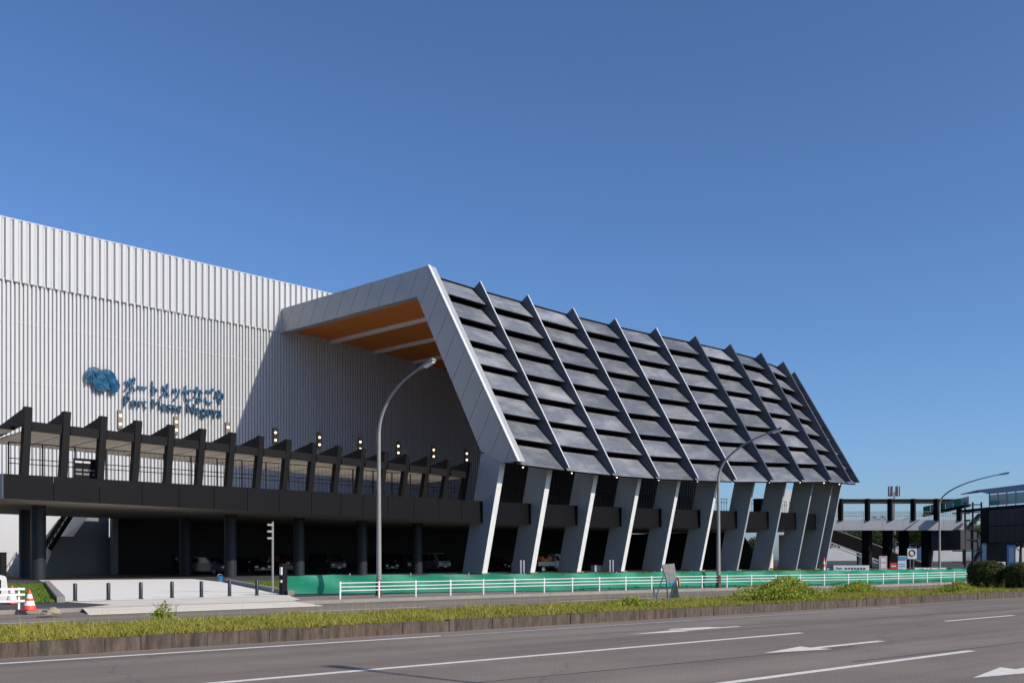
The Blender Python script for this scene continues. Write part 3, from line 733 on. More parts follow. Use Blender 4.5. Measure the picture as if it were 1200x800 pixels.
# fascia panels on the open stretch
seams = [atY(x, YF).x for x in (3.5, 63, 116.7, 166.6, 210, 251, 290, 327, 365, 399.5, 425.5, 455, 485, 514, 541)] + [X0 + .5]
for a, c in zip(seams[:-1], seams[1:]):
    g = .02
    MB().prism([(a + g, YF, zb_at(a)), (c - g, YF, zb_at(c)), (c - g, YF, zt_at(c)), (a + g, YF, zt_at(a))], (0, .08, 0)).build('fascia_panel', 'fascia', deck)
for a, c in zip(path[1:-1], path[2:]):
    MB().prism([(a.x + .35, a.y, zb_at(a.x)), (c.x - .02, c.y, zb_at(c.x)), (c.x - .02, c.y, zt_at(c.x)), (a.x + .35, a.y, zt_at(a.x))], (0, .08, 0)).build('fascia_panel', 'fasciashade', deck)
MB().prism([(dx0, YF + .02, 4.98), (dx0, YF + .02, 6.42), (dx0 - .7, YF + 5.5, 6.42), (dx0 - .7, YF + 5.5, 4.98)], (.08, 0, 0)).build('end_panel', 'deckgrey', deck)
# round columns
for px in (45, 270, 350, 424, 489):
    c = atY(px, 67.0); c.z = GZ
    MB().lathe([(.46, 0), (.46, zb_at(c.x) - GZ + .1)], c, 24).build('round_column', 'rounddark', deck, smooth=True)
for px, Y in ((31, 74.5), (217, 76)):
    c = atY(px, Y); c.z = GZ
    MB().lathe([(.5, 0), (.5, zb_at(c.x) - GZ + .1)], c, 20).build('round_column', 'rounddark', deck, smooth=True)
# parking back wall, and grey blocks shaped like the shadow on the hall wall
bw = thing('parking_wall', 'dark wall closing the parking bay under the deck', 'wall', (60, 83, GZ))
xw = atY(126, 84).x
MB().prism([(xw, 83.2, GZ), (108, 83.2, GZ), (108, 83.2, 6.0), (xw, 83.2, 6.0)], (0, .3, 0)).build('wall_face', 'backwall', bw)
MB().box((xw + .1, 83.0, 2.6), (.5, .5, 5.0)).build('corner_post', 'slategrey', bw)
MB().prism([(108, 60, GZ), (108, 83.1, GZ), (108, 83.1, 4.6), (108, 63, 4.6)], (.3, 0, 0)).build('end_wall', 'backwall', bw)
xs0, xs1 = atY(50, 84.6).x, xw + .5
MB().prism([(xs0, 84.6, GZ), (xs1, 84.6, GZ), (xs1, 84.6, 3.3), (xs0 + 1.2, 84.6, 3.3)], (0, 5, 0)).build('shadow_block_low', 'slategrey', bw)
MB().prism([(xs0 + 2.6, 84.8, 3.3), (xs1, 84.8, 3.3), (xs1, 84.8, 6.3), (xs0 + 4.8, 84.8, 6.3)], (0, 5, 0)).build('shadow_block_high', 'slategrey', bw)
# steel stair at the left under the deck
stw = thing('steel_stair', 'dark steel stair with handrail below the deck beside the white wall', 'stair', (atY(90, 84).x, 84, GZ))
pa, pb = atY(58, 84.0, 2.2), atY(92, 84.0, 6.0)
MB().bar(pa, pb, .12, .35).build('stringer', 'postdark', stw); MB().bar(pa + Vector((0, 1.4, 0)), pb + Vector((0, 1.4, 0)), .12, .35).build('stringer', 'postdark', stw)
for k in range(20):
    q = pa.lerp(pb, (k + .5) / 20); MB().box(q + Vector((0, .7, 0)), (.32, 1.3, .05)).build('tread', 'postdark', stw)
rl = MB(); rl.bar(pa + Vector((0, 0, 1.1)), pb + Vector((0, 0, 1.1)), .06)
rl.bar(pa + Vector((0, 0, .6)), pb + Vector((0, 0, .6)), .04)
for k in range(9):
    q = pa.lerp(pb, k / 8); rl.bar(q, q + Vector((0, 0, 1.1)), .05)
rl.build('handrail', 'postdark', stw)

# ------------------------------------------------------------------ deck railing
rail = thing('deck_railing', 'thin dark bar railing along the front of the elevated deck', 'railing', (40, YF + 1, 6.4))
YR = YF + 2.2
mb = MB(); bal = MB()
xa, xb = atY(10, YR).x, X0 - .8
for k in range(int((xb - xa) / 2.0) + 1):
    x = xa + 2.0 * k
    MB().bar((x, YR, 6.3), (x, YR, 8.55), .07).build('post', 'black', rail)
for z in (8.52, 7.55, 7.25): MB().bar((xa, YR, z), (xb, YR, z), .05).build('rail', 'black', rail)
for k in range(int((xb - xa) / .36)):
    x = xa + .36 * k; bal.bar((x, YR, 6.4), (x, YR, 8.5), .014)
bal.build('balusters', 'black', rail, kind='stuff')
for i in range(1, 11):
    a, c = path[i], path[i + 1]; o_ = Vector((0, 1.0, 0))
    for z in (7.5, 7.9): MB().bar(a + o_ + Vector((.3, 0, z)), c + o_ + Vector((-.3, 0, z)), .05).build('rail', 'black', rail)
    bl = MB()
    for k in range(1, 14):
        q = a.lerp(c, k / 14) + o_; bl.bar(q + Vector((0, 0, 6.4)), q + Vector((0, 0, 7.9)), .035)
    bl.build('balusters', 'black', rail, kind='stuff')
# information board on the railing
p0 = atY(86.5, YF + 1.6); p1 = atY(118, YF + 1.6)
ib = thing('information_board', 'black direction board with white lettering on the deck railing', 'sign', ((p0.x + p1.x) / 2, YF + 1.6, 6.4))
MB().box(((p0.x + p1.x) / 2, YF + 1.6, 7.1), (p1.x - p0.x, .12, 1.35)).build('board', 'black', ib)
for k, (u0, u1, z) in enumerate(((.03, .30, 7.55), (.34, .60, 7.55), (.05, .28, 7.05), (.34, .52, 7.05), (.56, .64, 7.05), (.68, .84, 7.05), (.05, .28, 6.8), (.34, .55, 6.8), (.68, .84, 6.8), (.88, .95, 7.0))):
    L_ = p1.x - p0.x; MB().box((p0.x + L_ * (u0 + u1) / 2, YF + 1.53, z), (L_ * (u1 - u0), .02, .12)).build('text_line', 'signwhite' if k < 2 else 'slategrey', ib)

# ------------------------------------------------------------------ pergola on the deck
perg = thing('pergola', 'dark steel pergola with leaning posts and pale soffit on the deck', 'pergola', (40, YF + 1, 6.4))
YP = YF + .9; xs = [24.0 + 2.3 * k for k in range(17)]
for k, x in enumerate(xs):
    zt = 10.55 - .75 * k / 16; lean = .05 + .55 * k / 16; zbm = zt - .85
    b_ = Vector((x - .2, YP + lean, 6.35)); t_ = Vector((x, YP, zt))
    MB().bar(b_, t_, .42, .45, (0, 1, 0)).build('post', 'postdark', perg)
    MB().prism([(x - .1, YP + .2, zt), (x - .1, YP + .2, zt - .95), (x - .1, YP + 6.6, zt - 1.6), (x - .1, YP + 6.6, zt - 1.25)], (.2, 0, 0)).build('rafter', 'deckgrey' if 0 else 'postdark', perg)
    if k < 16:
        zt2 = 10.55 - .75 * (k + 1) / 16; x2 = xs[k + 1]
        MB().prism([(x + .23, YP - .1, zt - .85), (x2 - .23, YP - .1, zt2 - .85), (x2 - .23, YP - .1, zt2 - 1.42), (x + .23, YP - .1, zt - 1.42)], (0, .16, 0)).build('beam', 'postdark', perg)
        MB().prism([(x + .12, YP + .1, zt - 1.36), (x2 - .12, YP + .1, zt2 - 1.36), (x2 - .12, YP + 6.6, zt2 - 1.62), (x + .12, YP + 6.6, zt - 1.62)], (0, 0, .08)).build('soffit_panel', 'soffit', perg)
# low roof continuing to the left of the first post
lr = MB().prism([(xs[0] - 16, YP + 1.2, 9.25), (xs[0] - .3, YP + 1.2, 9.25), (xs[0] - .3, YP + 7, 9.05), (xs[0] - 16, YP + 7, 9.05)], (0, 0, .12)); lr.build('side_soffit', 'soffit', perg)
MB().bar((xs[0] - 16, YP + 1.15, 9.36), (xs[0] - .3, YP + 1.15, 9.36), .1, .22).build('side_edge', 'black', perg)
MB().bar((xs[0] - 16, YP + 1.3, 9.15), (xs[0] - 2.4, YP + 1.3, 9.15), .12, .2).build('light_strip', 'rail', perg)
# little spot lamps standing on the pergola roof
sp = None
for px in (189, 228, 298, 331, 358):
    c = atY(px, YP + 5); c.z = 9.15
    if sp is None:
        o = sp = thing('spot_lamp', 'small white twin spotlight standing on the pergola roof', 'light', c, 0, 'spotlights on the pergola roof')
        MB().bar((0, 0, -.2), (0, 0, .75), .05).build('stem', 'pole', sp, world=False)
        for z in (.35, .75): MB().box((0, -.08, z), (.28, .26, .22)).build('lamp_head', 'litwhite', sp, world=False, bevel=.03)
    else: o = copy_tree(sp); o.location = c
    o['label'] = 'small white twin spotlight on the pergola roof below the blue lettering' if px < 260 else 'small white twin spotlight on the pergola roof in front of the shaded wall'

# ------------------------------------------------------------------ street lamps
def lamp(base, hgt, reach, az, lab, headlen=.75):
    o = thing('street_lamp', lab, 'street lamp', base, az, 'street lamps along the pavements')
    # local: arm bends towards -Y
    pts = [Vector((0, 0, 0)), Vector((0, 0, .5)), Vector((0, 0, hgt * .5))]
    rad = [.10, .10, .075]
    for k in range(15):
        t_ = k / 14; ang = t_ * R(62)
        pts.append(Vector((0, -reach * ((1 - math.cos(ang)) / (1 - math.cos(R(62)))), hgt * .72 + hgt * .28 * math.sin(ang) / math.sin(R(62))))); rad.append(.068 - .03 * t_)
    MB().tube(pts, rad, 12).build('pole', 'pole', o, world=False, smooth=True)
    MB().lathe([(.15, 0), (.15, .05), (.125, .06), (.125, .55), (.10, .62)], (0, 0, 0), 12).build('base_sleeve', 'kerb', o, world=False, smooth=True)
    d = (pts[-1] - pts[-2]).normalized(); c = pts[-1] + d * headlen * .35; u = Vector((1, 0, 0)); n_ = u.cross(d)
    MB().hexa([c - d * headlen / 2 - u * .06 - n_ * .05, c - d * headlen / 2 + u * .06 - n_ * .05, c - d * headlen / 2 + u * .06 + n_ * .05, c - d * headlen / 2 - u * .06 + n_ * .05],
              [c + d * headlen / 2 - u * .13 - n_ * .06, c + d * headlen / 2 + u * .13 - n_ * .06, c + d * headlen / 2 + u * .13 + n_ * .06, c + d * headlen / 2 - u * .13 + n_ * .06]).build('lamp_head', 'pole', o, world=False, bevel=.02)
    sgn = 1 if n_.z < 0 else -1
    MB().box(c + d * .1 + n_ * .07 * sgn, (.18, .42, .05), u, d, n_).build('lens', 'litwhite', o, world=False)
    return o
b1 = G(444, 698, .1); w1 = depth(b1)
lamp(b1, zat(432, w1) - .1 - .15, 2.0, R(12), 'tall curved street lamp in front of the deck, beside the green net end')
b2 = G(842, 688.5, .1); w2 = depth(b2)
lamp(b2, zat(509, w2) - .2, 2.6, R(6), 'curved street lamp in front of the solar panelled canopy columns')
b3 = G(1101, 674, .1); w3 = depth(b3)
lamp(b3, zat(557, w3) - .2, 4.4, R(10), 'curved street lamp in front of the footbridge')
shp = G(372, 787.5); hh = 8.0; hd = shp + Vector((SUN.x, SUN.y, 0)) * (hh / SUN.z)
lamp(Vector((hd.x + .3, hd.y - 2.4, .12)), hh - .2, 2.2, R(172), 'curved street lamp on the pavement on the near side of the road')

# ------------------------------------------------------------------ guard rail, net, bollards, cones
gr = thing('guard_rail', 'white three-bar pedestrian guard rail along the far kerb', 'guard rail', RP(40, 30, .1))
sa = st(G(402, 702, .1))[0]; sb = 76
def gpos(s, z): return RP(s, tk(s) + .6, z)
npost = int((sb - sa) / 1.62)
for k in range(npost + 1):
    s_ = sa + 1.62 * k; q = gpos(s_, .1); MB().lathe([(.036, 0), (.036, .60), (.025, .625)], q, 8).build('post', 'rail', gr, smooth=True)
for z in (.62, .48, .35):
    for k in range(0, npost, 3):
        MB().tube([gpos(sa + 1.62 * j, z + .1 - .05) for j in range(k, min(k + 3, npost) + 1)], .019, 8).build('bar', 'rail', gr, smooth=True)
# green safety net on posts behind the rail
net = thing('green_net_fence', 'low green safety net fence strung behind the white guard rail', 'fence', RP(40, 32, .1))
na = st(G(336, 697, .1))
def npos(s):
    k_ = min(1, max(0, (s - na[0]) / 12)); return RP(s, na[1] * (1 - k_) + (tk(s) + 1.3) * k_, .1)
S = np.arange(na[0], 66, .35); V = []; Fc = []
for i, s_ in enumerate(S):
    q = npos(s_); sag = .05 * abs(math.sin(s_ * 1.4)) + .02 * math.sin(s_ * 5.1)
    for j in range(5):
        u = j / 4; off = .05 * math.sin(s_ * 2.3 + j * 1.3) * (.4 + u) + .02 * math.sin(s_ * 7 + j * 2)
        V.append(tuple(q + ET * off + Vector((0, 0, .04 + (.76 - sag) * u))))
for i in range(len(S) - 1):
    for j in range(4): Fc.append((i * 5 + j, (i + 1) * 5 + j, (i + 1) * 5 + j + 1, i * 5 + j + 1))
mb = MB(); mb.v = V; mb.f = Fc; mb.build('net', 'net', net, smooth=True)
for s_ in np.arange(na[0], 66, 2.4):
    q = npos(s_) + ET * .06; MB().bar(q, q + Vector((0, 0, .84)), .04).build('post', 'pole', net)
q = npos(na[0]) - ES * .15
gpst = thing('dark_gate_post', 'dark post with small lamp at the end of the green net', 'post', q)
MB().box(q + Vector((0, 0, .62)), (.22, .22, 1.24)).build('post', 'postdark', gpst); MB().box(q + Vector((-.13, -.05, .95)), (.06, .12, .3)).build('lamp', 'lampglass', gpst)
MB().box(q + Vector((-.13, -.05, .55)), (.05, .1, .1)).build('label_plate', 'plate', gpst)

bo = None
for px, py in ((88, 703.5), (127, 702.4), (165, 701.3), (201.5, 700), (236, 699.2), (269, 698), (301, 697.2)):
    c = G(px, py, .12)
    if bo is None:
        o = bo = thing('bollard', 'slim black bollard in the row across the concrete driveway', 'bollard', c, 0, 'black bollards across the driveway')
        MB().lathe([(.065, 0), (.065, .56), (.05, .585), (.02, .59)], (0, 0, 0), 12).build('post', 'bollard', bo, world=False, smooth=True)
        MB().lathe([(.10, 0), (.10, .015), (.07, .02)], (0, 0, 0), 12).build('foot_plate', 'bollard', bo, world=False, smooth=True)
    else: o = copy_tree(bo); o.location = c
    if px == 301: o['label'] = 'black bollard beside the lawn strip kerb of the concrete driveway'
def cone(c, hgt, lab):
    o = thing('traffic_cone', lab, 'cone', c, .3, 'traffic cones by the white fence')
    def rr(z): return .155 * (1 - z / hgt) * 1.05 + .025
    MB().box((0, 0, .02), (.36, .36, .04)).build('foot', 'orange', o, world=False, bevel=.012)
    for z0, z1, mm in ((.04, .14, 'orange'), (.14, .27, 'conewhite'), (.27, .34, 'orange'), (.34, .46, 'conewhite'), (.46, hgt, 'orange')):
        z0 *= hgt / .58; z1 = z1 * hgt / .58 if z1 < hgt else z1
        MB().lathe([(rr(z0), z0), (rr(z1), z1)], (0, 0, 0), 16).build('cone_band', mm, o, world=False, smooth=True)
cone(G(34.5, 714.8, .11), .58, 'red and white traffic cone standing clear beside the white fence end')
cone(G(14, 707, .12), .58, 'red and white traffic cone half hidden behind the white fence')
# white fence at the far left
wf = thing('white_fence', 'short white three-bar fence beside the traffic cones', 'fence', G(0, 714, .11))
fe = G(24, 713.5, .11); fs = fe - ES * 5
for k in range(4):
    q = fe - ES * (1.6 * k + .05); MB().bar(q, q + Vector((0, 0, .62)), .07, .05).build('post', 'rail', wf)
for z in (.24, .42, .58): MB().bar(fs + Vector((0, 0, z)) - ET * .05, fe + ES * .1 + Vector((0, 0, z)) - ET * .05, .04, .065).build('bar', 'rail', wf)
# concrete gate stone, dark post, rubble stone
c = G(3, 706, .12); cb = thing('concrete_marker', 'pale concrete gate stone standing on the lawn beside the white fence', 'marker', c)
MB().hexa([c + Vector(v) for v in ((-.5, -.2, 0), (.15, -.2, 0), (.15, .3, 0), (-.5, .3, 0))], [c + Vector(v) for v in ((-.5, -.2, 1.0), (.05, -.2, .85), (.05, .3, .85), (-.5, .3, 1.0))]).build('stone_body', 'signwhite', cb, bevel=.03)
MB().box(c + Vector((-.25, -.215, .5)), (.25, .02, .5)).build('name_plate', 'postdark', cb)
c = G(3.5, 681.5, .12); dp = thing('dark_pillar', 'short dark pillar on the lawn beside the round deck column', 'pillar', c)
MB().box(c + Vector((0, 0, .85)), (.3, .3, 1.7)).build('shaft', 'postdark', dp); MB().box(c + Vector((0, 0, 1.72)), (.34, .34, .05)).build('cap', 'black', dp)
c = G(60, 718, .1)
bm = bmesh.new(); bmesh.ops.create_icosphere(bm, subdivisions=3, radius=1)
for v in bm.verts:
    n_ = 1 + .25 * math.sin(v.co.x * 4 + 1) * math.cos(v.co.y * 3) + .12 * math.sin(v.co.z * 7 + v.co.x * 5); v.co = Vector((v.co.x * .27 * n_, v.co.y * .2 * n_, max(-.02, v.co.z * .13 * n_)))
me = bpy.data.meshes.new('boulder'); bm.to_mesh(me); bm.free(); me.materials.append(M['stone']); o = bpy.data.objects.new('boulder', me); COL.objects.link(o); o.location = c
tag(o, 'tan boulder lying at the broken pavement edge by the cones', 'stone')
c = G(258, 681, .12); o = thing('blue_bucket', 'small blue bucket by the round column at the driveway corner', 'bucket', c)
MB().lathe([(.13, 0), (.16, .32), (.17, .34)], c, 14).build('pail', 'bin', o, smooth=True); MB().tube([c + Vector((.17 * math.cos(a), 0, .34 + .1 * math.sin(a))) for a in np.linspace(0, math.pi, 9)], .01, 5).build('handle', 'rim', o)

# signpost with three finger boards
c = G(319.5, 694, .12); spn = thing('signpost', 'slim grey signpost with three small finger boards on the lawn', 'signpost', c)
wS2 = depth(c); zt = zat(611, wS2)
MB().lathe([(.045, 0), (.045, zt - .12)], c, 10).build('pole', 'pole', spn, smooth=True)
for z in (.05, .32, .6): MB().box(c + Vector((-.14, -.02, zt - .2 - z)), (.26, .04, .08)).build('finger_board', 'pole', spn)

# median notice board leaning on braces
c = G(783, 702, .2); nb = thing('notice_board', 'leaning faded notice board with blue braces on the median', 'sign', c)
wN = depth(c); mpx = wN / F   # metres per photo pixel there
Rr = wpt(1, 0, 0); Ww = wpt(0, 1, 0)
def nbp(px, py, dw=0): return c + Rr * ((px - 783) * mpx) + Vector((0, 0, (702 - py) * mpx)) + Ww * dw
MB().prism([nbp(776, 661), nbp(792, 660, .3), nbp(795, 679, .3), nbp(781, 682)], Ww * .05).build('board', 'boardface', nb)
MB().prism([nbp(781, 682.5), nbp(795, 679.5, .3), nbp(792, 684, .3), nbp(782, 684.5)], Ww * .05 - Rr * .01).build('blue_band', 'signblue', nb)
MB().prism([nbp(793.5, 674, .34), nbp(800, 700.5, .6), nbp(786, 702, .34)], Ww * .06).build('side_panel', 'boarddark', nb)
for a, cc in (((774.5, 660), (781, 682)), ((781, 682), (782.5, 703)), ((793, 676), (785, 701)), ((777, 675), (769, 697)), ((769, 697), (769, 704)), ((766, 687), (766.5, 701))):
    MB().bar(nbp(*a, -.05), nbp(*cc, -.05), .035).build('brace', 'blue', nb)
for (x0, y0, x1, y1) in ((780, 664, 783, 667), (782, 667, 786, 671), (786, 672, 790, 676), (781, 673, 784, 676)):
    MB().prism([nbp(x0, y0, (x0 - 776) / 16 * .3 - .01), nbp(x1, y0, (x1 - 776) / 16 * .3 - .01), nbp(x1 + .5, y1, (x1 - 776) / 16 * .3 - .01), nbp(x0 + .5, y1, (x0 - 776) / 16 * .3 - .01)], -Ww * .01).build('faded_mark', 'boardmark', nb)
MB().bar(nbp(797.5, 676, .5), nbp(799, 687, .5), .06, .05).build('orange_reflector', 'load', nb)

# white service posts and cabinet in front of the columns
for i, px in enumerate((610, 613.5, 714.5, 718, 815, 819)):
    c = atY(px, 60.0, GZ); o = thing('service_post', 'small white service post in front of the ' + ('second', 'fourth', 'sixth')[i // 2] + ' leaning column from the deck', 'post', c, 0, 'white service posts by the columns')
    MB().lathe([(.09, 0), (.09, 1.15), (.07, 1.2)], c, 10).build('post', 'column', o, smooth=True); MB().lathe([(.12, 0), (.12, .05)], c, 10).build('foot', 'kerbpale', o)
c = atY(699, 63, GZ); o = thing('low_cabinet', 'low white cabinet between two leaning columns', 'cabinet', c)
MB().box(c + Vector((0, 0, .3)), (1.2, .5, .6)).build('body', 'column', o, bevel=.02); MB().box(c + Vector((0, 0, .63)), (1.3, .6, .05)).build('lid', 'kerbpale', o)

# ------------------------------------------------------------------ vehicles under the deck
def vehicle(kind, loc, rz, paint, lab):
    cat = {'van': 'van', 'car': 'car', 'truck': 'truck'}[kind]
    o = thing('parked_' + cat, lab, cat, loc, rz, 'vehicles parked under the deck')
    if kind == 'van': L_, Wd, prof = 4.2, 1.65, [(-2.1, .3), (2.1, .3), (2.12, .75), (2.0, 1.02), (1.35, 1.82), (1.1, 1.92), (-1.95, 1.92), (-2.1, 1.7)]
    elif kind == 'car': L_, Wd, prof = 4.3, 1.7, [(-2.1, .28), (2.1, .28), (2.15, .62), (1.95, .82), (1.0, .98), (.35, 1.45), (-1.1, 1.5), (-1.75, 1.05), (-2.1, .95)]
    else: L_, Wd, prof = 3.4, 1.48, [(.55, .35), (1.65, .35), (1.68, .9), (1.55, 1.1), (1.15, 1.75), (.6, 1.78)]
    n = len(prof); mb = MB(); k = 0
    lv = [(-Wd / 2, .0), (-Wd / 2 + .03, .0), (Wd / 2 - .03, 0), (Wd / 2, 0)]
    def tuck(z): return 1 - .13 * max(0, (z - .95)) / .9
    Lft = [(x, -Wd / 2 * tuck(z), z) for x, z in prof]; Rgt = [(x, Wd / 2 * tuck(z), z) for x, z in prof]
    mb.v = Lft + Rgt; mb.f = [tuple(range(n - 1, -1, -1)), tuple(range(n, 2 * n))] + [(i, (i + 1) % n, n + (i + 1) % n, n + i) for i in range(n)]
    mb.f = [tuple(f) for f in mb.f]; body = mb.build('body', paint, o, world=False, bevel=.05, smooth=True)
    def glassq(pts): MB().prism(pts, (Vector(pts[1]) - Vector(pts[0])).cross(Vector(pts[2]) - Vector(pts[0])).normalized() * .012).build('window', 'glass', o, world=False)
    def side(x0, x1, z0, z1, sl0=0, sl1=0):
        for sy in (-1, 1):
            y0, y1 = sy * (Wd / 2 * tuck(z0) + .004), sy * (Wd / 2 * tuck(z1) + .004)
            q = [(x0, y0, z0), (x1, y0, z0), (x1 - sl1, y1, z1), (x0 + sl0, y1, z1)]
            glassq(q if sy < 0 else [q[1], q[0], q[3], q[2]])
    hw = Wd / 2 * .84
    if kind == 'van':
        glassq([(1.98, -hw, 1.06), (1.98, hw, 1.06), (1.37, hw * .97, 1.79), (1.37, -hw * .97, 1.79)])
        side(.55, 1.62, 1.08, 1.72, 0, .45); side(-.75, .42, 1.08, 1.72); side(-1.9, -.9, 1.08, 1.72)
        glassq([(-2.1, hw, 1.1), (-2.1, -hw, 1.1), (-2.0, -hw, 1.7), (-2.0, hw, 1.7)])
    elif kind == 'car':
        glassq([(.97, -hw, 1.02), (.97, hw, 1.02), (.40, hw * .9, 1.43), (.40, -hw * .9, 1.43)])
        side(-.25, .80, 1.0, 1.4, .05, .5); side(-1.45, -.35, 1.0, 1.4, .35, .05)
    else:
        glassq([(1.55, -hw, 1.13), (1.55, hw, 1.13), (1.19, hw * .97, 1.7), (1.19, -hw * .97, 1.7)])
        side(.65, 1.4, 1.1, 1.62, 0, .25)
        MB().box((-.6, 0, .62), (2.2, Wd, .10)).build('cargo_bed', paint, o, world=False, bevel=.015)
        for sy in (-1, 1): MB().box((-.6, sy * (Wd / 2 - .03), .85), (2.2, .05, .34)).build('bed_side', paint, o, world=False, bevel=.01)
        MB().box((-1.68, 0, .85), (.05, Wd, .34)).build('tail_gate', paint, o, world=False, bevel=.01)
        MB().box((-.1, 0, .45), (3.0, .8, .2)).build('chassis', 'black', o, world=False)
        for q in range(7): MB().box((random.uniform(-1.3, .2), random.uniform(-.4, .4), random.uniform(.9, 1.35)), (random.uniform(.4, .8), .5, .45), (math.cos(q), math.sin(q), 0), (-math.sin(q), math.cos(q), 0)).build('orange_load', 'load', o, world=False, bevel=.06)
    fx = prof[1][0] + .01
    for sy in (-1, 1):
        MB().box((prof[2][0] + .0, sy * (Wd / 2 - .22), prof[2][1] + .03), (.07, .32, .17)).build('headlight', 'lampglass', o, world=False, bevel=.02)
        MB().box((-L_ / 2 - .0, sy * (Wd / 2 - .15), .95 if kind != 'truck' else .6), (.05, .14, .26)).build('tail_light', 'taillamp', o, world=False, bevel=.01)
        MB().box((prof[3][0] - .45, sy * (Wd / 2 + .10), 1.08), (.1, .16, .14)).build('mirror', paint, o, world=False, bevel=.02)
        for x in ((L_ * .31), -L_ * .31):
            c0 = Vector((x, sy * (Wd / 2 - .09), .30))
            w_ = MB().tube([c0 - Vector((0, .09, 0)), c0 + Vector((0, .09, 0))], .30, 20).build('tyre', 'tyre', o, world=False, smooth=True)
            MB().tube([c0 + Vector((0, sy * .06, 0)), c0 + Vector((0, sy * .095, 0))], .19, 14).build('rim', 'rim', w_, world=False, smooth=True)
    MB().box((fx + .03, 0, .42), (.1, Wd * .96, .2)).build('bumper', paint if kind != 'van' else 'postdark', o, world=False, bevel=.03)
    MB().box((fx + .09, 0, .5), (.02, .34, .17)).build('number_plate', 'plate', o, world=False)
FR = -math.pi / 2          # facing the street
vehicle('car', atY(246, 76.5, GZ), FR + .25, 'carsilver', 'silver car parked between the two round columns by the driveway')
vehicle('car', atY(292, 77.0, GZ), FR, 'carblack', 'black car parked behind the finger signpost')
vehicle('truck', atY(331, 79.0, GZ), FR, 'carred', 'dark red truck parked in shade behind the signpost')
vehicle('van', atY(383, 77.0, GZ), FR - .1, 'carsilver', 'grey van parked between the round columns facing the street')
vehicle('car', atY(443, 78.0, GZ), FR, 'carblack', 'black car parked behind the tall street lamp')
vehicle('van', atY(469, 79.0, GZ), FR, 'carsilver', 'grey van parked left of the last round column')
vehicle('van', atY(507, 78.0, GZ), FR - .1, 'carwhite', 'white van parked beside the first leaning column')
vehicle('car', atY(578, 77.0, GZ), FR + .1, 'carblack', 'black car parked between the first two leaning columns')
vehicle('truck', atY(641, 67.5, GZ), R(-10), 'carwhite', 'small white truck loaded with orange goods between leaning columns')
# person-size meter box in the dark
c = atY(206, 78, GZ); o = thing('ticket_machine', 'dark ticket machine standing in the shade under the deck', 'machine', c)
MB().box(c + Vector((0, 0, .85)), (.5, .5, 1.7)).build('case', 'postdark', o, bevel=.03); MB().box(c + Vector((-.05, -.26, 1.35)), (.25, .03, .25)).build('display', 'slategrey', o)

# ------------------------------------------------------------------ clipped shrubs and trees
def topiary(px, py, wpx, hpx, lab):
    c = G(px, py, .2); w_ = depth(c); rx = wpx / 2 * w_ / F; hz = hpx * w_ / F
    o = thing('round_shrub', lab, 'shrub', c); n = 14000
    d = rng.normal(size=(n, 3)); d /= np.linalg.norm(d, axis=1)[:, None]
    bump = 1 + .05 * np.sin(d[:, 0] * 9 + 1) * np.cos(d[:, 2] * 8) + .03 * np.sin(d[:, 1] * 17) + rng.normal(0, .035, n)
    sc = np.array([rx, rx, hz * .56]); P = d * sc * bump[:, None]; P[:, 2] = np.sign(P[:, 2]) * np.abs(P[:, 2] / sc[2]) ** .85 * sc[2]
    P += np.array(c) + np.array([0, 0, hz * .47]); keep = P[:, 2] > c.z - .02; P = P[keep]; d = d[keep]; n = len(P)
    leaves('foliage', 'topiary', P, d * 1.2, rng.uniform(.018, .045, n), np.clip(rng.beta(2, 3, n), 0, 1), o)
    bm = bmesh.new(); bmesh.ops.create_icosphere(bm, subdivisions=4, radius=1)
    me = bpy.data.meshes.new('inner_foliage')
    for v in bm.verts: v.co = Vector((v.co.x * rx * .93, v.co.y * rx * .93, max(-.45, v.co.z) * hz * .53 + hz * .46))
    bm.to_mesh(me); bm.free(); me.materials.append(M['topiary']); i_ = bpy.data.objects.new('inner_foliage', me); COL.objects.link(i_); i_.parent = o
    MB().lathe([(.07, -.02), (.06, .3)], c, 8).build('stem', 'bark', o)
topiary(1157.5, 689, 43, 31, 'clipped round dark shrub on the median beside the leafy weeds')
topiary(1197, 690, 40, 29, 'clipped round dark shrub on the median cut by the picture edge')
topiary(1262, 692, 40, 31, 'clipped round dark shrub on the median farthest along the row')

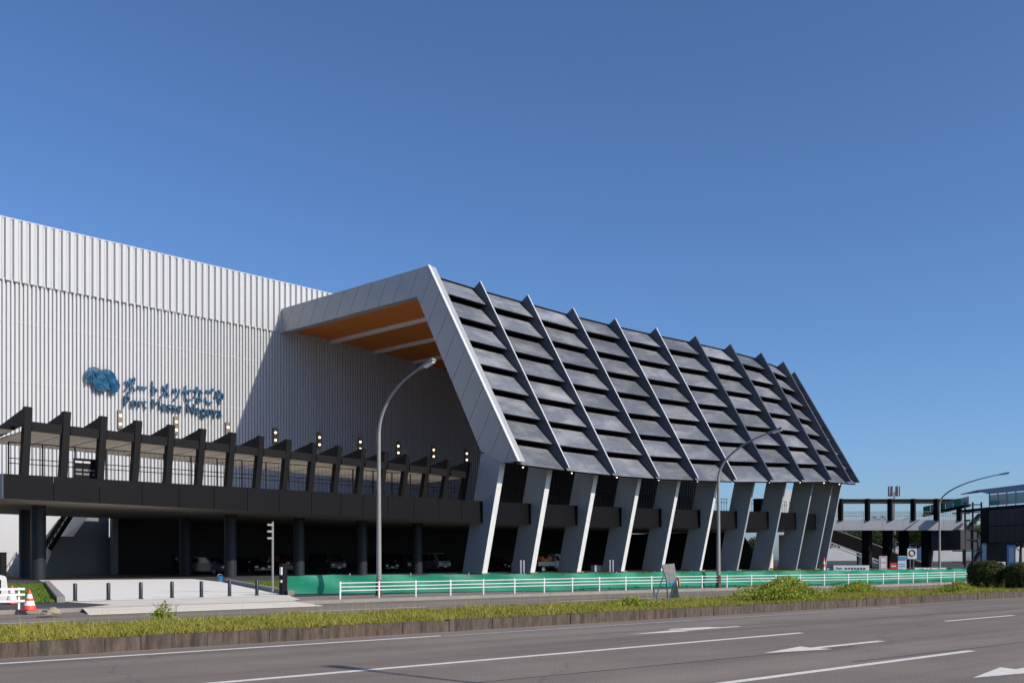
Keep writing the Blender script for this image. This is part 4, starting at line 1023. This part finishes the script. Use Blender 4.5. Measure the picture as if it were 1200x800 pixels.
def tree(base, hgt, rad, lab, nl=5000, trunk=.3, flat=.5):
    o = thing('tree', lab, 'tree', base, 0, 'trees beyond the footbridge'); base = Vector(base)
    tp = base + Vector((random.gauss(0, .3), random.gauss(0, .3), hgt * .55)); tm = MB()
    tm.tube([base - Vector((0, 0, .1)), base.lerp(tp, .5) + Vector((random.gauss(0, .15), 0, 0)), tp], [trunk, trunk * .75, trunk * .5], 8)
    cl = []
    for k in range(11):
        a = k * 2.4 + random.random(); rr_ = rad * random.uniform(.35, .85); q = base + Vector((math.cos(a) * rr_, math.sin(a) * rr_, hgt * random.uniform(.55, .92)))
        st0 = base.lerp(tp, random.uniform(.65, 1)); tm.tube([st0, st0.lerp(q, .5) + Vector((0, 0, .3)), q], [trunk * .35, trunk * .22, .04], 6); cl.append((q, rad * random.uniform(.28, .5)))
    cl.append((base + Vector((0, 0, hgt * .9)), rad * .5))
    tm.build('trunk', 'bark', o, smooth=True)
    P = []; Nn = []; T_ = []
    for q, r_ in cl:
        n = nl // len(cl); d = rng.normal(size=(n, 3)); d /= np.linalg.norm(d, axis=1)[:, None]; rr_ = r_ * rng.uniform(.3, 1.05, n) ** .5
        pt = np.array(q) + d * rr_[:, None] * np.array([1, 1, flat]); P.append(pt); Nn.append(d + np.array([0, 0, .6])); T_.append(np.clip(.35 + .3 * d[:, 2] + rng.normal(0, .18, n), 0, 1))
    P = np.concatenate(P); leaves('crown', 'treeleaf', P, np.concatenate(Nn), rng.uniform(.12, .28, len(P)), np.concatenate(T_), o)
def wbase(px, w): p = W(px, 652, w); p.z = -.05; return p
tree(wbase(1090, 165), 7.0, 6.0, 'broad umbrella-shaped tree standing behind the street lamp and bridge', 7000, .35, .45)
tree(wbase(1072, 185), 7.4, 6.0, 'dark tree behind the bridge column nearest the round sign', 5000)
tree(wbase(1030, 180), 8.0, 6.5, 'green tree seen between the two middle bridge columns', 5000, .3, .6)
tree(wbase(1006, 190), 7.6, 6.0, 'tree behind the covered stair beside the leaning column', 4000)
tree(wbase(1130, 200), 8.0, 7.0, 'dark spreading tree behind the station pier', 5000)
tree(wbase(1196, 170), 7.0, 4.0, 'low tree beside the blue banner', 3500)
tree(wbase(1165, 210), 8.5, 6.0, 'tall dark tree behind the blue banner', 4000)
tree(wbase(886, 205), 5.5, 3.0, 'small tree glimpsed between leaning columns', 2500)

# ------------------------------------------------------------------ footbridge
WB = 134.0
fbz = lambda py, w=WB: zat(py, w)
fbr = thing('footbridge', 'grey footbridge with black posts and black columns leaving the canopy hall', 'footbridge', W(1040, 652, WB))
def brp(px, dw=0): p = W(px, 652, WB + dw); return p
dirR = Rr
zd0, zd1 = fbz(621), fbz(609)
a = brp(968); c = brp(1131)
for k, (x0, x1) in enumerate(((968, 988), (988, 1010), (1010, 1034), (1034, 1058), (1058, 1082), (1082, 1106), (1106, 1131))):
    MB().prism([W(x0 + .12, 652, WB) * 1, W(x1 - .12, 652, WB), W(x1 - .12, 652, WB), W(x0 + .12, 652, WB)], (0, 0, .01)) if 0 else None
    p, q = brp(x0 + .1), brp(x1 - .1); mb = MB(); mb.prism([(p.x, p.y, zd0), (q.x, q.y, zd0), (q.x, q.y, zd1), (p.x, p.y, zd1)], Ww * .1); mb.build('fascia_panel', 'deckgrey', fbr)
mb = MB(); mb.prism([(a.x, a.y, zd0 + .05), (c.x, c.y, zd0 + .05), (*(c + Ww * 5)[:2], zd0 + .05), (*(a + Ww * 5)[:2], zd0 + .05)], (0, 0, .6))
mb.v = [tuple(Vector(v) + Ww * .12) for v in mb.v]; mb.build('deck_slab', 'soffit', fbr)
zt0 = fbz(584)
for px in (985, 1016.5, 1043, 1070, 1097, 1124):
    for dw in (.1, 4.6):
        p = brp(px, dw); MB().bar((p.x, p.y, zd1 - .1), (p.x, p.y, zt0), .55 if dw < 1 else .4, .55, (0, 1, 0)).build('post', 'black', fbr)
for dw, th_ in ((.1, .3), (4.6, .3)):
    p, q = brp(978, dw), brp(1127, dw); MB().bar((p.x, p.y, zt0 - .2), (q.x, q.y, zt0 - .2), .3, .3).build('top_beam', 'black', fbr)
p, q = brp(978, .4), brp(1127, .4); mb = MB(); mb.prism([(p.x, p.y, zt0 - .55), (q.x, q.y, zt0 - .55), (*(q + Ww * 4)[:2], zt0 - .45), (*(p + Ww * 4)[:2], zt0 - .45)], (0, 0, .1)); mb.build('roof_soffit', 'soffit', fbr)
for dw in (.15, 4.4):
    rb = MB(); p, q = brp(972, dw), brp(1130, dw)
    for z in (1.15, .7): rb.bar((p.x, p.y, zd1 + z), (q.x, q.y, zd1 + z), .04)
    for k in range(80):
        g = p.lerp(q, k / 79); rb.bar((g.x, g.y, zd1), (g.x, g.y, zd1 + 1.15), .03)
    rb.build('railing', 'pole', fbr)
for px in (1016, 1040, 1059, 1085.5):
    p = brp(px, 2.2 if px != 1059 else 3.6); p.z = -.06
    MB().bar(p, (p.x, p.y, zd0 + .1), 1.0, 1.0, (0, 1, 0)).build('column', 'black', fbr)
# covered stair going down behind
cs = thing('covered_stair', 'dark covered stair descending behind the footbridge columns', 'stair', W(1030, 652, 146))
p, q = W(968, 624, 146), W(1085, 668, 146)
for dw in (0, 3.0): MB().bar(p + Ww * dw, q + Ww * dw, .12, 1.6).build('side_panel', 'fascia', cs)
MB().bar(p + Ww * -.1 + Vector((0, 0, -1.15)), q + Ww * -.1 + Vector((0, 0, -1.15)), .2, .18).build('stringer', 'deckgrey', cs)
MB().bar(p + Ww * -.1 + Vector((0, 0, -1.6)), q + Ww * -.1 + Vector((0, 0, -1.6)), .2, .14).build('stringer', 'deckgrey', cs)
MB().bar(p + Vector((0, 0, 1.0)), q + Vector((0, 0, 1.0)), .1, .1).build('handrail', 'pole', cs)
MB().bar(p + Ww * 1.5 + Vector((0, 0, -.6)), q + Ww * 1.5 + Vector((0, 0, -.6)), 2.8, .12).build('flight', 'black', cs)

# cell mast behind the bridge
mp_ = W(1048, 652, 170); mp_.z = -.05
cm = thing('antenna_mast', 'slim antenna mast with white panel antennas behind the footbridge', 'mast', mp_)
MB().lathe([(.2, 0), (.13, zat(576, 170) + .05)], mp_, 10).build('pole', 'pole', cm, smooth=True)
for k in range(6):
    a_ = k * math.pi / 3; q = mp_ + Vector((math.cos(a_) * .85, math.sin(a_) * .85, zat(575, 170)))
    MB().box(q, (.3, .3, 1.7)).build('antenna', 'carsilver' if 0 else 'column', cm, bevel=.04); MB().bar(q, mp_ + Vector((0, 0, zat(577, 170))), .07).build('bracket', 'pole', cm)

# ------------------------------------------------------------------ station viaduct with dark screens on the right
sv = thing('station_viaduct', 'dark screened elevated station with glazed upper gallery on a thick pier', 'building', W(1170, 652, 120))
PA = W(1159, 652, 124); PB = W(1300, 652, 104)
def vp(u, z, dw=0): p = PA.lerp(PB, u) + Ww * dw; return Vector((p.x, p.y, z))
dv = (PB - PA).normalized()
zb_, zm_, zt_ = zat(636, 126), zat(598, 126), zat(580, 126)
nc = 16
for k in range(nc):
    for r_ in range(2):
        u0, u1 = (k + .05) / nc, (k + .95) / nc; h_ = (zm_ - zb_) / 2; z0 = zb_ + h_ * r_ + .05; z1 = z0 + h_ - .1
        MB().prism([vp(u0, z0), vp(u1, z0), vp(u1, z1), vp(u0, z1)], Ww * .1).build('screen_panel', 'screen', sv)
MB().prism([vp(0, zb_, .15), vp(1, zb_, .15), vp(1, zm_, .15), vp(0, zm_, .15)], Ww * 2).build('core', 'black', sv)
MB().prism([vp(-.02, zm_, -.3), vp(1, zm_, -.3), vp(1, zm_ + .35, -.3), vp(-.02, zm_ + .35, -.3)], Ww * 8).build('upper_slab', 'fascia', sv)
for k in range(12):
    u0, u1 = (k + .03) / 12, (k + .97) / 12; MB().prism([vp(u0, zm_ + .5), vp(u1, zm_ + .5), vp(u1, zt_ - .1), vp(u0, zt_ - .1)], Ww * .06).build('glass_pane', 'glasspanel', sv)
    MB().bar(vp(u0, zm_ + .3, -.05), vp(u0, zt_ + .1, -.05), .12).build('mullion', 'roofmetal', sv)
for u0, u1 in ((.0, .10), (.42, .62)):
    MB().prism([vp(u0, zm_ + .5, -.06), vp(u1, zm_ + .5, -.06), vp(u1, zm_ + 1.0, -.06), vp(u0, zm_ + 1.1, -.06)], Ww * .03).build('green_sheet', 'tarp', sv)
MB().prism([vp(-.03, zt_, -.8), vp(1, zt_, -.8), vp(1, zt_ + .8, 2.5), vp(-.03, zt_ + .6, 2.5)], Ww * .25 + Vector((0, 0, .1))).build('roof', 'roofmetal', sv)
MB().prism([vp(-.03, zt_ + .6, 2.5), vp(1, zt_ + .8, 2.5), vp(1, zt_ + .6, 7), vp(-.03, zt_ + .4, 7)], (0, 0, .12)).build('roof_back', 'roofmetal', sv)
q = vp(.22, 0, 3); MB().box((q.x, q.y, zb_ / 2), (3.0, 3.0, zb_ + .1), dv, Ww).build('pier', 'rounddark', sv)
q = vp(.75, 0, 3); MB().box((q.x, q.y, zb_ / 2), (3.0, 3.0, zb_ + .1), dv, Ww).build('pier', 'rounddark', sv)
# linking gallery and stair tower at its left end
lt = thing('stair_tower', 'open steel stair tower between footbridge and dark station screen', 'tower', W(1124, 652, 130))
tb = [W(x, 652, 131) for x in (1131, 1150)]
for px in (1131, 1140, 1150):
    for dw in (0, 3.5):
        p = W(px, 652, 131 + dw); MB().bar((p.x, p.y, -.06), (p.x, p.y, zat(588, 131)), .18).build('post', 'rounddark', lt)
for py in (591, 600, 609, 620, 632, 645, 658):
    p, q = W(1130, py, 131), W(1151, py, 131); MB().bar(p, q, .14).build('beam', 'rounddark', lt); MB().bar(p + Ww * 3.5, q + Ww * 3.5, .14).build('beam', 'rounddark', lt)
for (x0, y0, x1, y1) in ((1132, 672, 1149, 646), (1149, 646, 1132, 622), (1132, 622, 1149, 602)):
    MB().bar(W(x0, y0, 132.5), W(x1, y1, 132.5), 1.2, .25).build('flight', 'rounddark', lt)
pA, pB = W(1082, 602, 138), W(1136, 590, 131)
for k in range(6):
    a_ = pA.lerp(pB, k / 6); c_ = pA.lerp(pB, (k + .94) / 6); MB().prism([a_, c_, c_ + Vector((0, 0, 1.0)), a_ + Vector((0, 0, 1.0))], Ww * .06).build('green_panel', 'tarp' if k % 2 == 0 else 'glasspanel', lt)
MB().bar(pA + Vector((0, 0, -.2)), pB + Vector((0, 0, -.2)), .4, .35).build('gallery_beam', 'fascia', lt)
pl, pr2 = W(1090, 634, 140), W(1136, 632, 131)
MB().bar(pl, pr2, 2.5, 2.6).build('lower_gallery', 'screen', lt)

# ------------------------------------------------------------------ boards, banners, small signs near the far columns
def board(x0, x1, y0, y1, w, m, lab, cat='sign', name='sign_board', stripes=()):
    p = W((x0 + x1) / 2, 652, w); p.z = GZ; o = thing(name, lab, cat, p)
    hw = (x1 - x0) / 2 * w / F; z0, z1 = max(GZ + .05, zat(y1, w)), zat(y0, w)
    MB().box((p.x, p.y, (z0 + z1) / 2), (2 * hw, .08, z1 - z0), Rr, Ww).build('panel', m, o, bevel=.01)
    for sx in (-.85, .85): MB().bar(p + Rr * hw * sx + Ww * .1, p + Rr * hw * sx + Ww * .1 + Vector((0, 0, z1 - GZ)), .07).build('leg', 'pole', o)
    for (u0, u1, v0, v1, mm) in stripes:
        MB().box(p + Rr * hw * (u0 + u1 - 1) + Vector((0, 0, z0 - GZ + (z1 - z0) * (v0 + v1) / 2)) - Ww * .05, (2 * hw * (u1 - u0), .02, (z1 - z0) * (v1 - v0)), Rr, Ww).build('marking', mm, o)
    return o
letters = [(.08, .12, .5, .72, 'signgreen'), (.12, .24, .40, .62, 'signgreen')] + [(.32 + .085 * k, .32 + .085 * k + .055, .36 + .04 * (k % 2), .64, 'tealdark') for k in range(7)]
board(976.5, 1018.5, 662, 676, 96, 'signwhite', 'wide pale sign board with green emblem behind the green net', stripes=letters)
board(968.5, 976, 665, 676, 96.2, 'deckgrey', 'narrow grey panel at the end of the wide pale sign board')
board(1030, 1039.5, 651, 672, 100, 'signpink', 'pale pink notice board between the black footbridge columns', stripes=[(.2, .8, .6, .85, 'signwhite'), (.2, .8, .2, .5, 'signwhite')])
board(1052, 1062, 651, 671, 100, 'signwhite', 'pale blue and white notice board between the black footbridge columns', stripes=[(.05, .95, .7, .97, 'signblue'), (.15, .85, .3, .36, 'signblue'), (.15, .85, .45, .5, 'signblue')])
board(1043, 1051, 659, 667, 104, 'signred', 'small red sign between the pink and blue notice boards', stripes=[(.15, .85, .4, .6, 'signwhite')])
c = W(1068.5, 652, 84); c.z = GZ; o = thing('prohibition_sign', 'square white road sign with dark ring on two thin poles', 'sign', c)
for sx in (-.15, .15): MB().lathe([(.03, 0), (.03, zat(644, 84) - GZ)], c + Rr * sx, 8).build('pole', 'pole', o)
zc = zat(648.5, 84); MB().box(c + Vector((0, 0, zc - GZ)) - Ww * .05, (.78, .04, .86), Rr, Ww).build('panel', 'signwhite', o)
MB().tube([c + Vector((0, 0, zc - GZ + .06)) - Ww * .08 + Rr * (.24 * math.cos(a_)) + Vector((0, 0, .24 * math.sin(a_))) for a_ in np.linspace(0, 2 * math.pi, 25)], .04, 6).build('ring', 'postdark', o)
board(1180, 1190, 638, 668, 112, 'signblue', 'tall blue banner beside the station pier', 'banner', 'banner', stripes=[(.2, .8, .3, .9, 'glasspanel')])
board(1146, 1178, 658, 676, 78, 'signwhite', 'low white site hoarding behind the clipped round shrub', 'hoarding', 'hoarding')
c = G(965.5, 671.5, GZ); o = thing('road_marker', 'red and white marker post at the foot of the last leaning column', 'marker', c)
for k, mm in enumerate(('orange', 'conewhite', 'orange', 'conewhite', 'orange')): MB().lathe([(.13 - .01 * k, .28 * k), (.125 - .01 * k, .28 * (k + 1))], c, 10).build('band', mm, o, smooth=True)

# white plastic barriers beyond the guard rail end
for k in range(4):
    c = W(1076 + 9.5 * k, 652, 66); c.z = GZ
    o = thing('white_barrier', 'low white slatted barrier beyond the end of the green net', 'barrier', c, 0, 'white barriers beyond the net')
    for z in (.25, .5, .72): MB().bar(c - Rr * .24 + Vector((0, 0, z)), c + Rr * .24 + Vector((0, 0, z)), .04, .12).build('slat', 'rail', o)
    for sx in (-.2, .2): MB().bar(c + Rr * sx, c + Rr * sx + Vector((0, 0, .8)), .05).build('post', 'rail', o)

# ------------------------------------------------------------------ far buildings on the horizon
for k, (x0, x1, y0, w, lab) in enumerate(((1080, 1130, 634, 330, 'long low white warehouse far behind the bridge tree'), (955, 1022, 640, 380, 'low pale building far behind the covered stair'),
                                          (1022, 1075, 643, 350, 'low pale shed far behind the black footbridge columns'), (1165, 1260, 634, 300, 'pale block far behind the station pier'),
                                          (870, 905, 640, 420, 'pale block glimpsed far between leaning columns'))):
    o = thing('far_building', lab, 'building', W((x0 + x1) / 2, 652, w)); p, q = W(x0, 652, w), W(x1, 652, w); z1 = zat(y0, w)
    MB().prism([(p.x, p.y, -.1), (q.x, q.y, -.1), (q.x, q.y, z1), (p.x, p.y, z1)], Ww * 15).build('walls', 'farwhite', o)
    MB().prism([(p.x, p.y, z1), (q.x, q.y, z1), (*(q + Ww * 15)[:2], z1), (*(p + Ww * 15)[:2], z1)], (0, 0, .5)).build('roof', 'roofmetal', o)
    nwin = 0
    for j in range(nwin):
        g = p.lerp(q, (j + .5) / nwin); MB().box((g.x, g.y, z1 * .55) - Ww * .05 if 0 else Vector((g.x, g.y, z1 * .55)) - Ww * .05, (.9, .1, z1 * .25), Rr, Ww).build('window', 'glass', o)
